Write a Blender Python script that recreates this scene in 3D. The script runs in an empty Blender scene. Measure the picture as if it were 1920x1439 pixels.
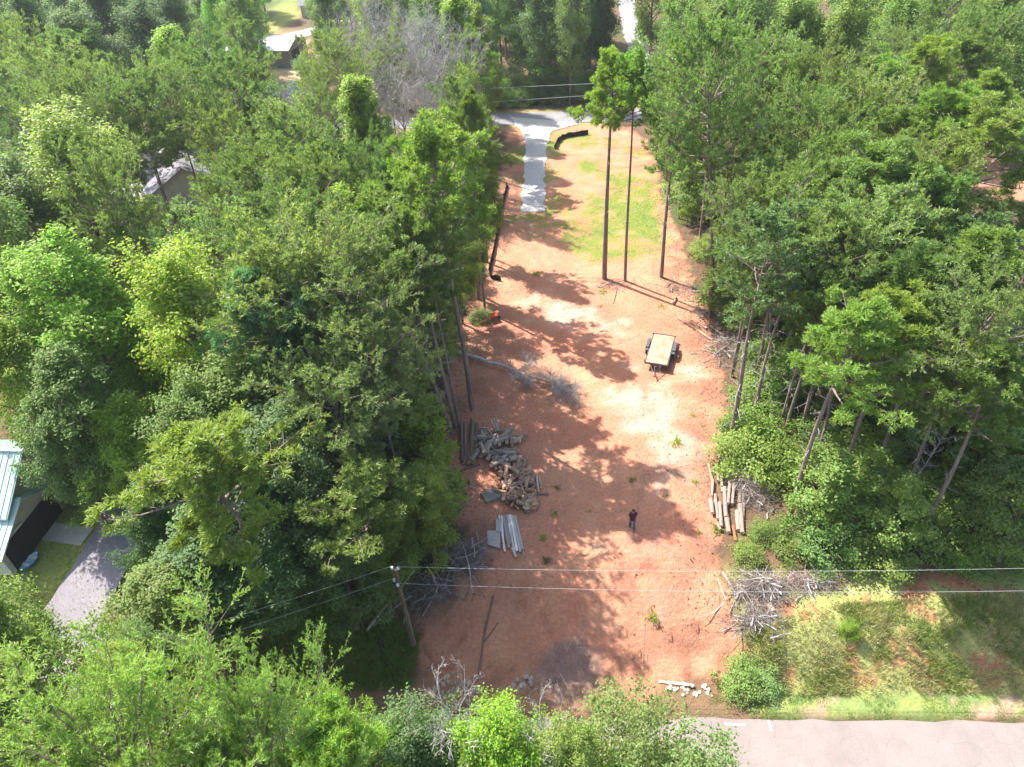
import bpy, math, random
import numpy as np
from mathutils import Vector, Matrix, Quaternion

random.seed(7)
SC = bpy.context.scene
COL = SC.collection
R_ = math.radians

# ------------------------------------------------------------------ camera
CAM_H = 38.0
FPX = 1333.0                                   # focal length in pixels of a 1920 wide picture
TH = R_(38.4)                                  # pitch below the horizon
PH = math.atan(85 / 1680.0)                    # roll
_f = np.array([0, math.cos(TH), -math.sin(TH)])
_r0 = np.array([1.0, 0, 0]); _u0 = np.array([0, math.sin(TH), math.cos(TH)])
_r = math.cos(PH) * _r0 - math.sin(PH) * _u0
_u = math.sin(PH) * _r0 + math.cos(PH) * _u0
cam = bpy.data.cameras.new('camera'); camo = bpy.data.objects.new('camera', cam); COL.objects.link(camo)
cam.sensor_width = 36; cam.lens = 36 * FPX / 1920; cam.clip_end = 4000
camo.matrix_world = Matrix(((_r[0], _u[0], -_f[0], 0), (_r[1], _u[1], -_f[1], 0), (_r[2], _u[2], -_f[2], CAM_H), (0, 0, 0, 1)))
SC.camera = camo

# ------------------------------------------------------------------ world, sun, exposure
SUN_EL = R_(51); SUN_TO = np.array([-0.74, 0.67])   # horizontal direction towards the sun
w = bpy.data.worlds.new('World'); SC.world = w; w.use_nodes = True
nt = w.node_tree; bg = nt.nodes['Background']; sky = nt.nodes.new('ShaderNodeTexSky')
sky.sky_type = 'NISHITA'; sky.sun_disc = False; sky.sun_elevation = SUN_EL
sky.sun_rotation = math.atan2(SUN_TO[0], SUN_TO[1]); sky.air_density = 1.0; sky.dust_density = 2.5
nt.links.new(sky.outputs[0], bg.inputs[0]); bg.inputs[1].default_value = 0.15
sl = bpy.data.lights.new('sun', 'SUN'); sl.energy = 4.8; sl.angle = R_(0.5); sl.color = (1.0, 0.95, 0.87)
so = bpy.data.objects.new('sun', sl); COL.objects.link(so)
so.rotation_euler = Vector((-SUN_TO[0] * math.cos(SUN_EL), -SUN_TO[1] * math.cos(SUN_EL), -math.sin(SUN_EL))).to_track_quat('-Z', 'Y').to_euler()
so.location = (0, 0, 120)
SC.view_settings.view_transform = 'Standard'; SC.view_settings.look = 'None'
SC.view_settings.exposure = 1.28; SC.view_settings.gamma = 1.0; SC.view_settings.use_curve_mapping = False
cy = SC.cycles
cy.max_bounces = 5; cy.diffuse_bounces = 3; cy.glossy_bounces = 2; cy.transmission_bounces = 3
cy.use_denoising = True; cy.caustics_reflective = False; cy.caustics_refractive = False

# ------------------------------------------------------------------ helpers
def sm(a, b, x):
    t = np.clip((x - a) / (b - a), 0, 1); return t * t * (3 - 2 * t)

def _hash(ix, iy, seed):
    n = (ix.astype(np.int64) * 374761393 + iy.astype(np.int64) * 668265263 + seed * 974711) & 0x7fffffff
    n = ((n ^ (n >> 13)) * 1274126177) & 0x7fffffff
    return ((n ^ (n >> 16)) & 0xffff) / 65535.0

def vnoise(x, y, s, seed=0):
    x = np.asarray(x, float) / s; y = np.asarray(y, float) / s
    ix = np.floor(x); iy = np.floor(y); fx = x - ix; fy = y - iy
    fx = fx * fx * (3 - 2 * fx); fy = fy * fy * (3 - 2 * fy)
    a = _hash(ix, iy, seed); b = _hash(ix + 1, iy, seed); c = _hash(ix, iy + 1, seed); d = _hash(ix + 1, iy + 1, seed)
    return (a * (1 - fx) + b * fx) * (1 - fy) + (c * (1 - fx) + d * fx) * fy

def fbm(x, y, s, seed=0, o=4):
    v = 0; a = 1; t = 0
    for i in range(o):
        v = v + a * vnoise(x, y, s / 2 ** i, seed + i * 17); t += a; a *= 0.55
    return v / t                                # about 0..1, mean .5

def road_edge(x):
    return 19.2 - 0.061 * (x - 10.9)

def terrain(x, y):
    x = np.asarray(x, float); y = np.asarray(y, float)
    s = y - road_edge(x)
    lot = sm(-12, -8, x) * (1 - sm(11, 14.5, x))
    far_left = 1 - sm(-24, -18, x)
    s0 = 1.4 + 0.3 * lot
    wd = 4.0 + 4.5 * lot + 6 * far_left
    z = -2 + 2 * sm(0, 1, (s - s0) / wd)
    near = (1 - sm(55, 75, np.abs(x))) * (1 - sm(118, 122, y)) * sm(0.3, 3.0, s)
    z = z + near * (fbm(x, y, 5, 3) - .5) * 0.22
    slope = lot * sm(1.0, 2.5, s) * (1 - sm(8.5, 11, s))
    g = np.abs(fbm(x + 0.5 * y, y * 0.35, 2.2, 9) - .5)
    z = z - slope * 0.38 * (1 - sm(0, 0.045, g))
    z = z - slope * 0.1 * np.abs(fbm(x, y, .8, 5) - .5)
    rb = sm(13, 15, x) * sm(1.2, 2, s) * (1 - sm(5, 7, s))
    z = z + rb * (fbm(x, y, 1.6, 31) - .5) * 0.5
    return z

def tz(x, y): return float(terrain(x, y))

def ray(px, py):
    return _f + _r * (px - 960) / FPX - _u * (py - 719.5) / FPX

def at(px, py, z=0.0):
    d = ray(px, py); t = (z - CAM_H) / d[2]
    return np.array([d[0] * t, d[1] * t, z])

def atg(px, py, dz=0.0):
    z = 0.0
    for _ in range(12):
        p = at(px, py, z); z = .5 * z + .5 * (tz(p[0], p[1]) + dz)
    return np.array([p[0], p[1], tz(p[0], p[1]) + dz])

def pr(x, y, z):
    vx = np.asarray(x, float); vy = np.asarray(y, float); vz = np.asarray(z, float) - CAM_H
    dd = vx * _f[0] + vy * _f[1] + vz * _f[2]
    return 960 + FPX * (vx * _r[0] + vy * _r[1] + vz * _r[2]) / dd, 719.5 - FPX * (vx * _u[0] + vy * _u[1] + vz * _u[2]) / dd

def wpoly(pts): return np.array([atg(*p)[:2] for p in pts])

def inpoly(P, x, y):
    x = np.asarray(x, float); y = np.asarray(y, float); c = np.zeros(x.shape, bool); n = len(P)
    for i in range(n):
        x0, y0 = P[i]; x1, y1 = P[(i + 1) % n]
        if y0 == y1: continue
        c ^= ((y0 > y) != (y1 > y)) & (x < (x1 - x0) * (y - y0) / (y1 - y0) + x0)
    return c

def sdist(P, x, y):                             # positive inside
    d = np.full(np.shape(x), 1e9); n = len(P)
    for i in range(n):
        ax, ay = P[i]; bx, by = P[(i + 1) % n]; ex, ey = bx - ax, by - ay
        t = np.clip(((x - ax) * ex + (y - ay) * ey) / (ex * ex + ey * ey + 1e-9), 0, 1)
        d = np.minimum(d, np.hypot(x - ax - ex * t, y - ay - ey * t))
    return np.where(inpoly(P, x, y), d, -d)

class MB:
    """collects vertices and faces, builds ONE mesh object"""
    def __init__(s): s.v = []; s.q = []; s.t = []; s.qm = []; s.tm = []; s.n = 0
    def add(s, V, Q=None, T=None, m=0):
        V = np.asarray(V, float).reshape(-1, 3)
        if Q is not None and len(Q): s.q.append(np.asarray(Q, int) + s.n); s.qm.append(np.full(len(Q), m))
        if T is not None and len(T): s.t.append(np.asarray(T, int) + s.n); s.tm.append(np.full(len(T), m))
        s.v.append(V); s.n += len(V); return s
    def box(s, c, size, rz=0, m=0, rx=0, taper=1.0):
        hx, hy, hz = np.array(size) / 2
        V = np.array([(-hx, -hy, -hz), (hx, -hy, -hz), (hx, hy, -hz), (-hx, hy, -hz), (-hx * taper, -hy * taper, hz), (hx * taper, -hy * taper, hz), (hx * taper, hy * taper, hz), (-hx * taper, hy * taper, hz)])
        if rx: ca, sa = math.cos(rx), math.sin(rx); V = V @ np.array([[1, 0, 0], [0, ca, sa], [0, -sa, ca]])
        ca, sa = math.cos(rz), math.sin(rz); V = V @ np.array([[ca, sa, 0], [-sa, ca, 0], [0, 0, 1]])
        return s.add(V + np.array(c), [(0, 3, 2, 1), (4, 5, 6, 7), (0, 1, 5, 4), (1, 2, 6, 5), (2, 3, 7, 6), (3, 0, 4, 7)], m=m)
    def tube(s, pts, r0, r1=None, k=8, caps=True, m=0, capm=None):
        pts = np.asarray(pts, float)[None]; r1 = r0 if r1 is None else r1
        V, Q = tubes(pts, np.array([r0]), np.array([r1]), k); n = pts.shape[1]
        s.add(V, Q, m=m)
        if caps:
            cm = m if capm is None else capm
            for e, rev in ((0, 1), (n - 1, 0)):
                ring = V[e * k:(e + 1) * k]; c = ring.mean(0)
                T = [(k, (i + 1) % k, i) if rev else (k, i, (i + 1) % k) for i in range(k)]
                s.add(np.vstack([ring, c]), T=T, m=cm)
        return s
    def build(s, name, mats, parent=None, smooth=False, fattr=None, vcol=None):
        me = bpy.data.meshes.new(name)
        V = np.concatenate(s.v); Q = np.concatenate(s.q) if s.q else np.zeros((0, 4), int); T = np.concatenate(s.t) if s.t else np.zeros((0, 3), int)
        me.vertices.add(len(V)); me.vertices.foreach_set('co', V.ravel())
        li = np.concatenate([Q.ravel(), T.ravel()]).astype(np.int32)
        me.loops.add(len(li)); me.loops.foreach_set('vertex_index', li)
        ls = np.concatenate([np.arange(len(Q)) * 4, len(Q) * 4 + np.arange(len(T)) * 3]).astype(np.int32)
        me.polygons.add(len(ls)); me.polygons.foreach_set('loop_start', ls)
        mi = np.concatenate(([np.concatenate(s.qm)] if s.qm else []) + ([np.concatenate(s.tm)] if s.tm else [])).astype(np.int32)
        if not isinstance(mats, (list, tuple)): mats = [mats]
        for m in mats: me.materials.append(m)
        me.polygons.foreach_set('material_index', mi)
        me.polygons.foreach_set('use_smooth', np.full(len(ls), bool(smooth)))
        me.update(calc_edges=True)
        if fattr is not None:
            a = me.attributes.new('v', 'FLOAT', 'FACE'); a.data.foreach_set('value', np.asarray(fattr, np.float32))
        if vcol is not None:
            a = me.attributes.new('soil', 'FLOAT_COLOR', 'POINT'); c = np.ones((len(V), 4), np.float32); c[:, :vcol.shape[1]] = vcol
            a.data.foreach_set('color', c.ravel())
        o = bpy.data.objects.new(name, me); COL.objects.link(o)
        if parent is not None: o.parent = parent
        return o

def unit(a): return a / np.maximum(np.linalg.norm(a, axis=-1, keepdims=True), 1e-9)

def tubes(P, r0, r1, k):
    N, n, _ = P.shape
    d = unit(P[:, -1] - P[:, 0])
    ref = np.where(np.abs(d[:, 2:3]) > .95, np.array([[1.0, 0, 0]]), np.array([[0, 0, 1.0]]))
    a = unit(np.cross(d, ref)); b = np.cross(d, a)
    t = np.linspace(0, 1, n)[None, :]
    rad = r0[:, None] * (1 - t) + r1[:, None] * t
    an = 2 * math.pi * np.arange(k) / k
    off = np.cos(an)[None, :, None] * a[:, None, :] + np.sin(an)[None, :, None] * b[:, None, :]
    V = P[:, :, None, :] + rad[:, :, None, None] * off[:, None, :, :]
    base = (np.arange(N) * n * k)[:, None, None] + (np.arange(n - 1) * k)[None, :, None]
    i = np.arange(k)[None, None, :]; j = (np.arange(k) + 1) % k; j = j[None, None, :]
    Q = np.stack([base + i, base + j, base + k + j, base + k + i], -1).reshape(-1, 4)
    return V.reshape(-1, 3), Q

def tag(o, label=None, cat=None, group=None, kind=None):
    if label: o['label'] = label
    if cat: o['category'] = cat
    if group: o['group'] = group
    if kind: o['kind'] = kind
    return o

def empty(name, loc, rz=0):
    o = bpy.data.objects.new(name, None); COL.objects.link(o); o.location = tuple(float(v) for v in loc); o.rotation_euler = (0, 0, rz)
    o.empty_display_size = .3; return o

# ------------------------------------------------------------------ materials
def mat(name, base=(.5, .5, .5), rough=.8, spec=.3, var=.25, scale=4.0, bump=0.0, bscale=20.0, metal=0.0, stretch=(1, 1, 1), use_obj=False, base2=None):
    m = bpy.data.materials.new(name); m.use_nodes = True; t = m.node_tree; n = t.nodes; L = t.links
    b = n['Principled BSDF']; b.inputs['Roughness'].default_value = rough; b.inputs['Metallic'].default_value = metal
    b.inputs['Specular IOR Level'].default_value = spec
    tc = n.new('ShaderNodeTexCoord'); mp = n.new('ShaderNodeMapping'); mp.inputs['Scale'].default_value = stretch
    L.new(tc.outputs['Object'], mp.inputs[0])
    nz = n.new('ShaderNodeTexNoise'); nz.inputs['Scale'].default_value = scale; nz.inputs['Detail'].default_value = 6; nz.inputs['Roughness'].default_value = .65
    L.new(mp.outputs[0], nz.inputs[0])
    mr = n.new('ShaderNodeMapRange'); mr.inputs[1].default_value = .3; mr.inputs[2].default_value = .7
    L.new(nz.outputs[0], mr.inputs[0])
    mx = n.new('ShaderNodeMix'); mx.data_type = 'RGBA'
    c2 = base2 if base2 else tuple(min(1, c * (1 + var)) for c in base)
    mx.inputs[6].default_value = (*[c * (1 - var) for c in base], 1); mx.inputs[7].default_value = (*c2, 1)
    L.new(mr.outputs[0], mx.inputs[0])
    out = mx.outputs[2]
    if use_obj:
        oi = n.new('ShaderNodeObjectInfo'); mu = n.new('ShaderNodeMix'); mu.data_type = 'RGBA'; mu.blend_type = 'MULTIPLY'; mu.inputs[0].default_value = 1
        L.new(out, mu.inputs[6]); L.new(oi.outputs['Color'], mu.inputs[7]); out = mu.outputs[2]
    L.new(out, b.inputs['Base Color'])
    if bump:
        n2 = n.new('ShaderNodeTexNoise'); n2.inputs['Scale'].default_value = bscale; n2.inputs['Detail'].default_value = 8
        L.new(mp.outputs[0], n2.inputs[0]); bp = n.new('ShaderNodeBump'); bp.inputs['Strength'].default_value = 1; bp.inputs['Distance'].default_value = bump
        L.new(n2.outputs[0], bp.inputs['Height']); L.new(bp.outputs[0], b.inputs['Normal'])
    return m

def leaf_mat(name, spread=.35, trans=.35, tint=(1.25, 1.15, .5), rough=.5, spec=.35, base=None):
    m = bpy.data.materials.new(name); m.use_nodes = True; t = m.node_tree; n = t.nodes; L = t.links
    b = n['Principled BSDF']; b.inputs['Roughness'].default_value = rough; b.inputs['Specular IOR Level'].default_value = spec
    if base is None:
        oi = n.new('ShaderNodeObjectInfo'); src = oi.outputs['Color']
    else:
        rg = n.new('ShaderNodeRGB'); rg.outputs[0].default_value = (*base, 1); src = rg.outputs[0]
    at_ = n.new('ShaderNodeAttribute'); at_.attribute_name = 'v'
    tc = n.new('ShaderNodeTexCoord'); nz = n.new('ShaderNodeTexNoise'); nz.inputs['Scale'].default_value = .9; nz.inputs['Detail'].default_value = 3
    L.new(tc.outputs['Object'], nz.inputs[0])
    ad = n.new('ShaderNodeMath'); ad.operation = 'ADD'; L.new(at_.outputs['Fac'], ad.inputs[0]); L.new(nz.outputs[0], ad.inputs[1])
    mr = n.new('ShaderNodeMapRange'); mr.inputs[1].default_value = .3; mr.inputs[2].default_value = 1.5; mr.inputs[3].default_value = 1 - spread; mr.inputs[4].default_value = 1 + spread
    L.new(ad.outputs[0], mr.inputs[0])
    vm = n.new('ShaderNodeVectorMath'); vm.operation = 'SCALE'; L.new(src, vm.inputs[0]); L.new(mr.outputs[0], vm.inputs['Scale'])
    hs = n.new('ShaderNodeHueSaturation'); L.new(vm.outputs[0], hs.inputs['Color'])
    m2 = n.new('ShaderNodeMapRange'); m2.inputs[3].default_value = .478; m2.inputs[4].default_value = .518; L.new(at_.outputs['Fac'], m2.inputs[0]); L.new(m2.outputs[0], hs.inputs['Hue'])
    L.new(hs.outputs[0], b.inputs['Base Color'])
    tr = n.new('ShaderNodeBsdfTranslucent'); v2 = n.new('ShaderNodeVectorMath'); v2.operation = 'MULTIPLY'; v2.inputs[1].default_value = tint
    L.new(hs.outputs[0], v2.inputs[0]); L.new(v2.outputs[0], tr.inputs[0])
    ms = n.new('ShaderNodeMixShader'); ms.inputs[0].default_value = trans
    L.new(b.outputs[0], ms.inputs[1]); L.new(tr.outputs[0], ms.inputs[2]); L.new(ms.outputs[0], n['Material Output'].inputs[0])
    return m

M_LEAF = leaf_mat('leaf', .38, .48, (1.2, 1.35, .45))
M_NEED = leaf_mat('needle', .30, .42, (1.15, 1.25, .55), rough=.45)
M_BARK = mat('bark', (.25, .19, .165), .9, .2, .45, 3.0, .03, 14, stretch=(1, 1, .25))
M_GBARK = mat('grey_bark', (.36, .33, .32), .9, .2, .4, 3.0, .02, 14, stretch=(1, 1, .3))
M_TWIG = mat('bare_twig', (.42, .38, .36), .9, .2, .3, 2.0)
M_BRUSH = mat('brush_twig', (.27, .225, .20), .9, .2, .4, 2.0)
M_LOGB = mat('log_bark', (.24, .19, .155), .95, .2, .5, 5.0, .02, 25, use_obj=True)
M_LOGE = mat('log_cut_end', (.50, .36, .24), .85, .2, .25, 9.0, use_obj=True)
M_METAL = mat('dark_metal', (.07, .07, .075), .5, .5, .2, 5)
M_STEEL = mat('grey_steel', (.45, .45, .46), .4, .5, .15, 5, metal=.6)
M_RUB = mat('rubber', (.025, .025, .025), .85, .3)
M_WHITE = mat('white_paint', (.78, .77, .74), .5, .4, .06)
M_STONE = mat('stone', (.42, .36, .31), .9, .3, .3, 3, .02, 12, use_obj=True)

# ------------------------------------------------------------------ areas of the ground
LOT = [(948, 205), (1150, 215), (1215, 262), (1250, 400), (1285, 470), (1310, 560), (1350, 640), (1360, 760), (1345, 870), (1345, 1000), (1352, 1080), (1385, 1150), (1415, 1215), (1350, 1275), (1240, 1282), (1110, 1330), (905, 1330), (760, 1300), (795, 1235), (775, 1165), (850, 1085), (870, 1020), (850, 930), (840, 860), (835, 740), (850, 640), (885, 570), (905, 520), (915, 450), (930, 380), (948, 280)]
TOPG = [(945, 245), (1130, 242), (1215, 262), (1255, 400), (1278, 455), (1225, 495), (1110, 492), (1030, 462), (960, 440), (928, 400), (935, 320)]
W_LOT = wpoly(LOT); W_TOPG = wpoly(TOPG)
YARD = [(-80, 960), (60, 935), (150, 965), (262, 970), (232, 1060), (150, 1180), (60, 1230), (-80, 1200)]
LAWN = [(505, -15), (562, -15), (556, 35), (515, 62), (500, 66)]
W_YARD = wpoly(YARD); W_LAWN = wpoly(LAWN)
HYARD = [(235, 255), (440, 235), (470, 300), (350, 345), (300, 400), (235, 380)]; W_HYARD = wpoly(HYARD)
SYARD = [(330, 110), (390, 60), (560, 60), (600, 120), (560, 180), (430, 190)]; W_SYARD = wpoly(SYARD)
CLAYHOLES = [(85, 735, 2.6), (425, 620, 3), (1790, 290, 6), (1760, 430, 6), (1885, 345, 6), (1500, 245, 7), (400, 780, 3), (690, 650, 2), (1560, 745, 2), (600, 95, 6)]
PALE = [(1180, 690, 2, .45), (1240, 720, 2.4, .5), (1240, 905, 2.0, .5), (1150, 1020, 1.6, .4), (1290, 1060, 1.6, .4), (1225, 775, 3.2, 1), (1290, 840, 2.6, 1), (1180, 745, 2.4, .9), (1060, 590, 3.4, .8), (1130, 610, 3.5, .55), (1200, 1045, 2.2, .5), (1260, 860, 2.6, .9), (1240, 1130, 2.2, .35), (1290, 700, 3, .45), (1270, 1050, 2, .3), (1150, 980, 2, .25), (1000, 560, 2.5, .5)]
ROADFAR = lambda x: 116.6 - 0.05 * (x - 5)

RUT = np.array([atg(*q)[:2] for q in [(1000, 410), (1010, 470), (1060, 540), (1130, 600), (1200, 650), (1225, 720), (1235, 800), (1230, 900), (1210, 1000), (1170, 1100), (1110, 1200), (1075, 1290)]])
def soil_rgb(x, y):
    s = y - road_edge(x)
    n1 = fbm(x, y, 6, 1); n2 = fbm(x, y, 1.6, 2); n3 = fbm(x, y, .7, 4)
    litter = np.stack([.115 + .08 * n2, .075 + .05 * n2, .045 + .03 * n2], -1)
    moss = np.stack([.055 + 0 * n1, .085 + .03 * n2, .025 + 0 * n1], -1)
    c = litter * (1 - sm(.5, .68, n1)[..., None] * .7) + moss * sm(.5, .68, n1)[..., None] * .7
    clay = np.stack([.53 + .12 * (n2 - .5), .245 + .12 * (n2 - .5) + .07 * (n1 - .5), .150 + .06 * (n2 - .5) + .04 * (n1 - .5)], -1)
    darkc = np.array([.46, .20, .125])
    k = sm(.52, .72, fbm(x, y, 3.5, 61))[..., None] * .6; clay = clay * (1 - k) + darkc * k
    pale = np.array([.56, .41, .345]); pk = np.zeros_like(x)
    for px, py, r, a in PALE:
        p = atg(px, py); pk = np.maximum(pk, a * np.exp(-((x - p[0]) ** 2 + (y - p[1]) ** 2) / (r * r)))
    pk = sm(.3, .95, pk + (n2 - .5) * 1.0 + (n3 - .5) * .7)[..., None] * .75
    clay = clay * (1 - pk) + pale * pk
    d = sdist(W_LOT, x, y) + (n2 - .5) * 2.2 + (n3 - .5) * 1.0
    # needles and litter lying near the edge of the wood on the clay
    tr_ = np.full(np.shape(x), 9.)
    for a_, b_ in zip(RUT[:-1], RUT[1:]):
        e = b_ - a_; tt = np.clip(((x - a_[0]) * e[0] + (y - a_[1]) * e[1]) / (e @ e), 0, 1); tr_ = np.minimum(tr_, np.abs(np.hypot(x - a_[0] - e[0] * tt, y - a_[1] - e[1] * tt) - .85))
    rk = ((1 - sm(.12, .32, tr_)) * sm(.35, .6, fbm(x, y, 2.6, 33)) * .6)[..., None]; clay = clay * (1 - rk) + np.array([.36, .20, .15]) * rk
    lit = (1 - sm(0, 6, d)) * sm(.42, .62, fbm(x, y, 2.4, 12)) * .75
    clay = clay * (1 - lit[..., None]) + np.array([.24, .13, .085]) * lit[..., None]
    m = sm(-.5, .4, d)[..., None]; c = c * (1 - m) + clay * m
    # slope of mud in the driveway cut
    p = atg(1065, 1265); q = np.exp(-(((x - p[0]) / 2.2) ** 2 + ((y - p[1]) / 2.0) ** 2)); q = sm(.3, .6, q + (n2 - .5) * .4)[..., None] * .85
    c = c * (1 - q) + np.array([.25, .17, .15]) * q
    # yellow grass seeded on the upper part of the lot
    d = sdist(W_TOPG, x, y) + (n2 - .5) * 3
    pg = [atg(1035, 320), atg(1010, 290), atg(1075, 245), atg(1205, 400), atg(1130, 485), atg(1060, 400)]
    gk = np.zeros_like(x)
    for p in pg: gk = np.maximum(gk, np.exp(-(((x - p[0]) / 3.4) ** 2 + ((y - p[1]) / 7) ** 2)))
    g = sm(-.5, 1.5, d) * sm(.46, .70, fbm(x, y, 4, 21) * .65 + n3 * .35 + .18 * gk) * .9
    gc = np.stack([.11 + .10 * n3, .215 + .04 * n3, .04 + 0 * n3], -1)
    c = c * (1 - g[..., None]) + gc * g[..., None]
    # verge and bank to the right
    rb = sm(12.2, 13.6, x + (n2 - .5) * 2) * sm(.1, .5, s) * (1 - sm(7, 9.5, s + (n1 - .5) * 3))
    gb = np.stack([.25 + .16 * n2, .30 + .10 * n2, .095 + .05 * n2], -1)
    gcl = sm(.55, .64, fbm(x * 1.3, y, 1.9, 77) + .10 * (1 - sm(2.2, 4.2, s)) * sm(1.8, 2.2, s))[..., None] * sm(1.6, 2.0, s)[..., None]
    gb = gb * (1 - gcl) + np.array([.46, .20, .11]) * gcl
    ver = ((1 - sm(1.5, 1.9, s + (n2 - .5) * .5)))[..., None]
    vg = np.stack([.26 + .2 * (n3 - .5), .31 + .1 * (n3 - .5), .10 + 0 * n3], -1)
    dirt = sm(.50, .66, fbm(x * .35, y, .8, 44))[..., None]; vg = vg * (1 - dirt) + np.array([.45, .31, .22]) * dirt
    gb = gb * (1 - ver) + vg * ver
    c = c * (1 - rb[..., None]) + gb * rb[..., None]
    rl = sm(.1, .5, s) * (1 - sm(1.8, 2.6, s)) * (1 - sm(12, 13, x)); c = c * (1 - .5 * rl[..., None]) + np.array([.28, .17, .10]) * .5 * rl[..., None]
    # lawns and yards
    lawn = np.stack([.26 + .16 * n2, .34 + .05 * n2, .08 + .03 * n2], -1)
    for P, far in ((W_YARD, 0), (W_LAWN, 1), (W_HYARD, 1), (W_SYARD, 2)):
        k = sm(-1, 1, sdist(P, x, y) + (n2 - .5) * 1.5)[..., None]
        col = lawn if far < 2 else np.stack([.42 + 0 * n2, .33 + .1 * (n2 - .5), .19 + 0 * n2], -1)
        c = c * (1 - k) + col * k
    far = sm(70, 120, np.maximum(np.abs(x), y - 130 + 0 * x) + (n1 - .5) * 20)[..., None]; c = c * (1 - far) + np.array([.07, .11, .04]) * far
    for px, py, r in CLAYHOLES:
        p = atg(px, py); k = (sm(.35, .7, np.exp(-((x - p[0]) ** 2 + (y - p[1]) ** 2) / (r * r)) + (n2 - .5) * .5))[..., None] * .9
        c = c * (1 - k) + np.array([.50, .25, .16]) * k
    # shoulders of the far road
    fr = np.abs(y - ROADFAR(x)); k = (1 - sm(3.8, 5.5, fr + (n2 - .5) * 2))[..., None] * .7
    c = c * (1 - k) + np.array([.30, .27, .11]) * k
    return np.clip(c, .01, .8)

def axis(lo, a, b, hi, step, grow=1.16):
    m = list(np.arange(a, b + 1e-6, step)); s = step; v = b
    while v < hi: s *= grow; v += s; m.append(v)
    s = step; v = a; pre = []
    while v > lo: s *= grow; v -= s; pre.append(v)
    return np.array(pre[::-1] + m)

def soil_material():
    m = bpy.data.materials.new('soil_and_grass'); m.use_nodes = True; t = m.node_tree; n = t.nodes; L = t.links
    b = n['Principled BSDF']; b.inputs['Roughness'].default_value = .95; b.inputs['Specular IOR Level'].default_value = .15
    a = n.new('ShaderNodeAttribute'); a.attribute_name = 'soil'
    tc = n.new('ShaderNodeTexCoord')
    z1 = n.new('ShaderNodeTexNoise'); z1.inputs['Scale'].default_value = 4.5; z1.inputs['Detail'].default_value = 9; z1.inputs['Roughness'].default_value = .75; L.new(tc.outputs['Object'], z1.inputs[0])
    mr = n.new('ShaderNodeMapRange'); mr.inputs[1].default_value = .28; mr.inputs[2].default_value = .72; mr.inputs[3].default_value = .70; mr.inputs[4].default_value = 1.22; L.new(z1.outputs[0], mr.inputs[0])
    z3 = n.new('ShaderNodeTexVoronoi'); z3.inputs['Scale'].default_value = 2.6; L.new(tc.outputs['Object'], z3.inputs[0])
    m3 = n.new('ShaderNodeMapRange'); m3.inputs[1].default_value = .03; m3.inputs[2].default_value = .10; m3.inputs[3].default_value = .75; m3.inputs[4].default_value = 1.0; L.new(z3.outputs[0], m3.inputs[0])
    mm = n.new('ShaderNodeMath'); mm.operation = 'MULTIPLY'; L.new(mr.outputs[0], mm.inputs[0]); L.new(m3.outputs[0], mm.inputs[1])
    v = n.new('ShaderNodeVectorMath'); v.operation = 'SCALE'; L.new(a.outputs['Color'], v.inputs[0]); L.new(mm.outputs[0], v.inputs['Scale'])
    L.new(v.outputs[0], b.inputs['Base Color'])
    z2 = n.new('ShaderNodeTexNoise'); z2.inputs['Scale'].default_value = 3.2; z2.inputs['Detail'].default_value = 10; z2.inputs['Roughness'].default_value = .7; L.new(tc.outputs['Object'], z2.inputs[0])
    bp = n.new('ShaderNodeBump'); bp.inputs['Strength'].default_value = 1; bp.inputs['Distance'].default_value = .15; L.new(z2.outputs[0], bp.inputs['Height']); L.new(bp.outputs[0], b.inputs['Normal'])
    return m

def make_ground():
    xs = axis(-900, -42, 42, 900, .34); ys = axis(-500, 12, 120, 1600, .40)
    X, Y = np.meshgrid(xs, ys); Z = terrain(X, Y); nx, ny = len(xs), len(ys)
    i = np.arange(ny - 1)[:, None] * nx + np.arange(nx - 1)[None]
    Q = np.stack([i, i + 1, i + nx + 1, i + nx], -1).reshape(-1, 4)
    mb = MB(); mb.add(np.stack([X, Y, Z], -1).reshape(-1, 3), Q)
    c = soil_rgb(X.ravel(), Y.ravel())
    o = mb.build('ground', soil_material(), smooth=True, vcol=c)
    tag(o, kind='structure')
make_ground()

def strip(name, pts, width, m, dz=.05, sub=7, step=.7, wob=.12, seed=0, end_fade=None):
    P = np.array(pts, float); seg = np.hypot(*np.diff(P, axis=0).T); s = np.r_[0, np.cumsum(seg)]
    t = np.arange(0, s[-1] + step, step); t[-1] = s[-1]
    x = np.interp(t, s, P[:, 0]); y = np.interp(t, s, P[:, 1])
    for _ in range(3):
        x[1:-1] = (x[:-2] + 2 * x[1:-1] + x[2:]) / 4; y[1:-1] = (y[:-2] + 2 * y[1:-1] + y[2:]) / 4
    dx = np.gradient(x); dy = np.gradient(y); l = np.hypot(dx, dy); nx_, ny_ = -dy / l, dx / l
    w_ = np.interp(t, s, width) if np.ndim(width) else np.full(len(t), float(width))
    u = np.linspace(-1, 1, sub)[None, :]
    jit = (vnoise(t, t * 0 + seed, 1.1, seed) - .5)[:, None] * wob * 2 * np.sign(u) * (np.abs(u) > .99)
    off = u * w_[:, None] / 2 + jit
    X = x[:, None] + nx_[:, None] * off; Y = y[:, None] + ny_[:, None] * off
    Z = terrain(X, Y) + dz; n = len(t)
    i = np.arange(n - 1)[:, None] * sub + np.arange(sub - 1)[None]
    Q = np.stack([i, i + 1, i + sub + 1, i + sub], -1).reshape(-1, 4)[:, ::-1]
    o = MB().add(np.stack([X, Y, Z], -1).reshape(-1, 3), Q).build(name, m, smooth=True)
    tag(o, kind='structure'); return o

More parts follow.
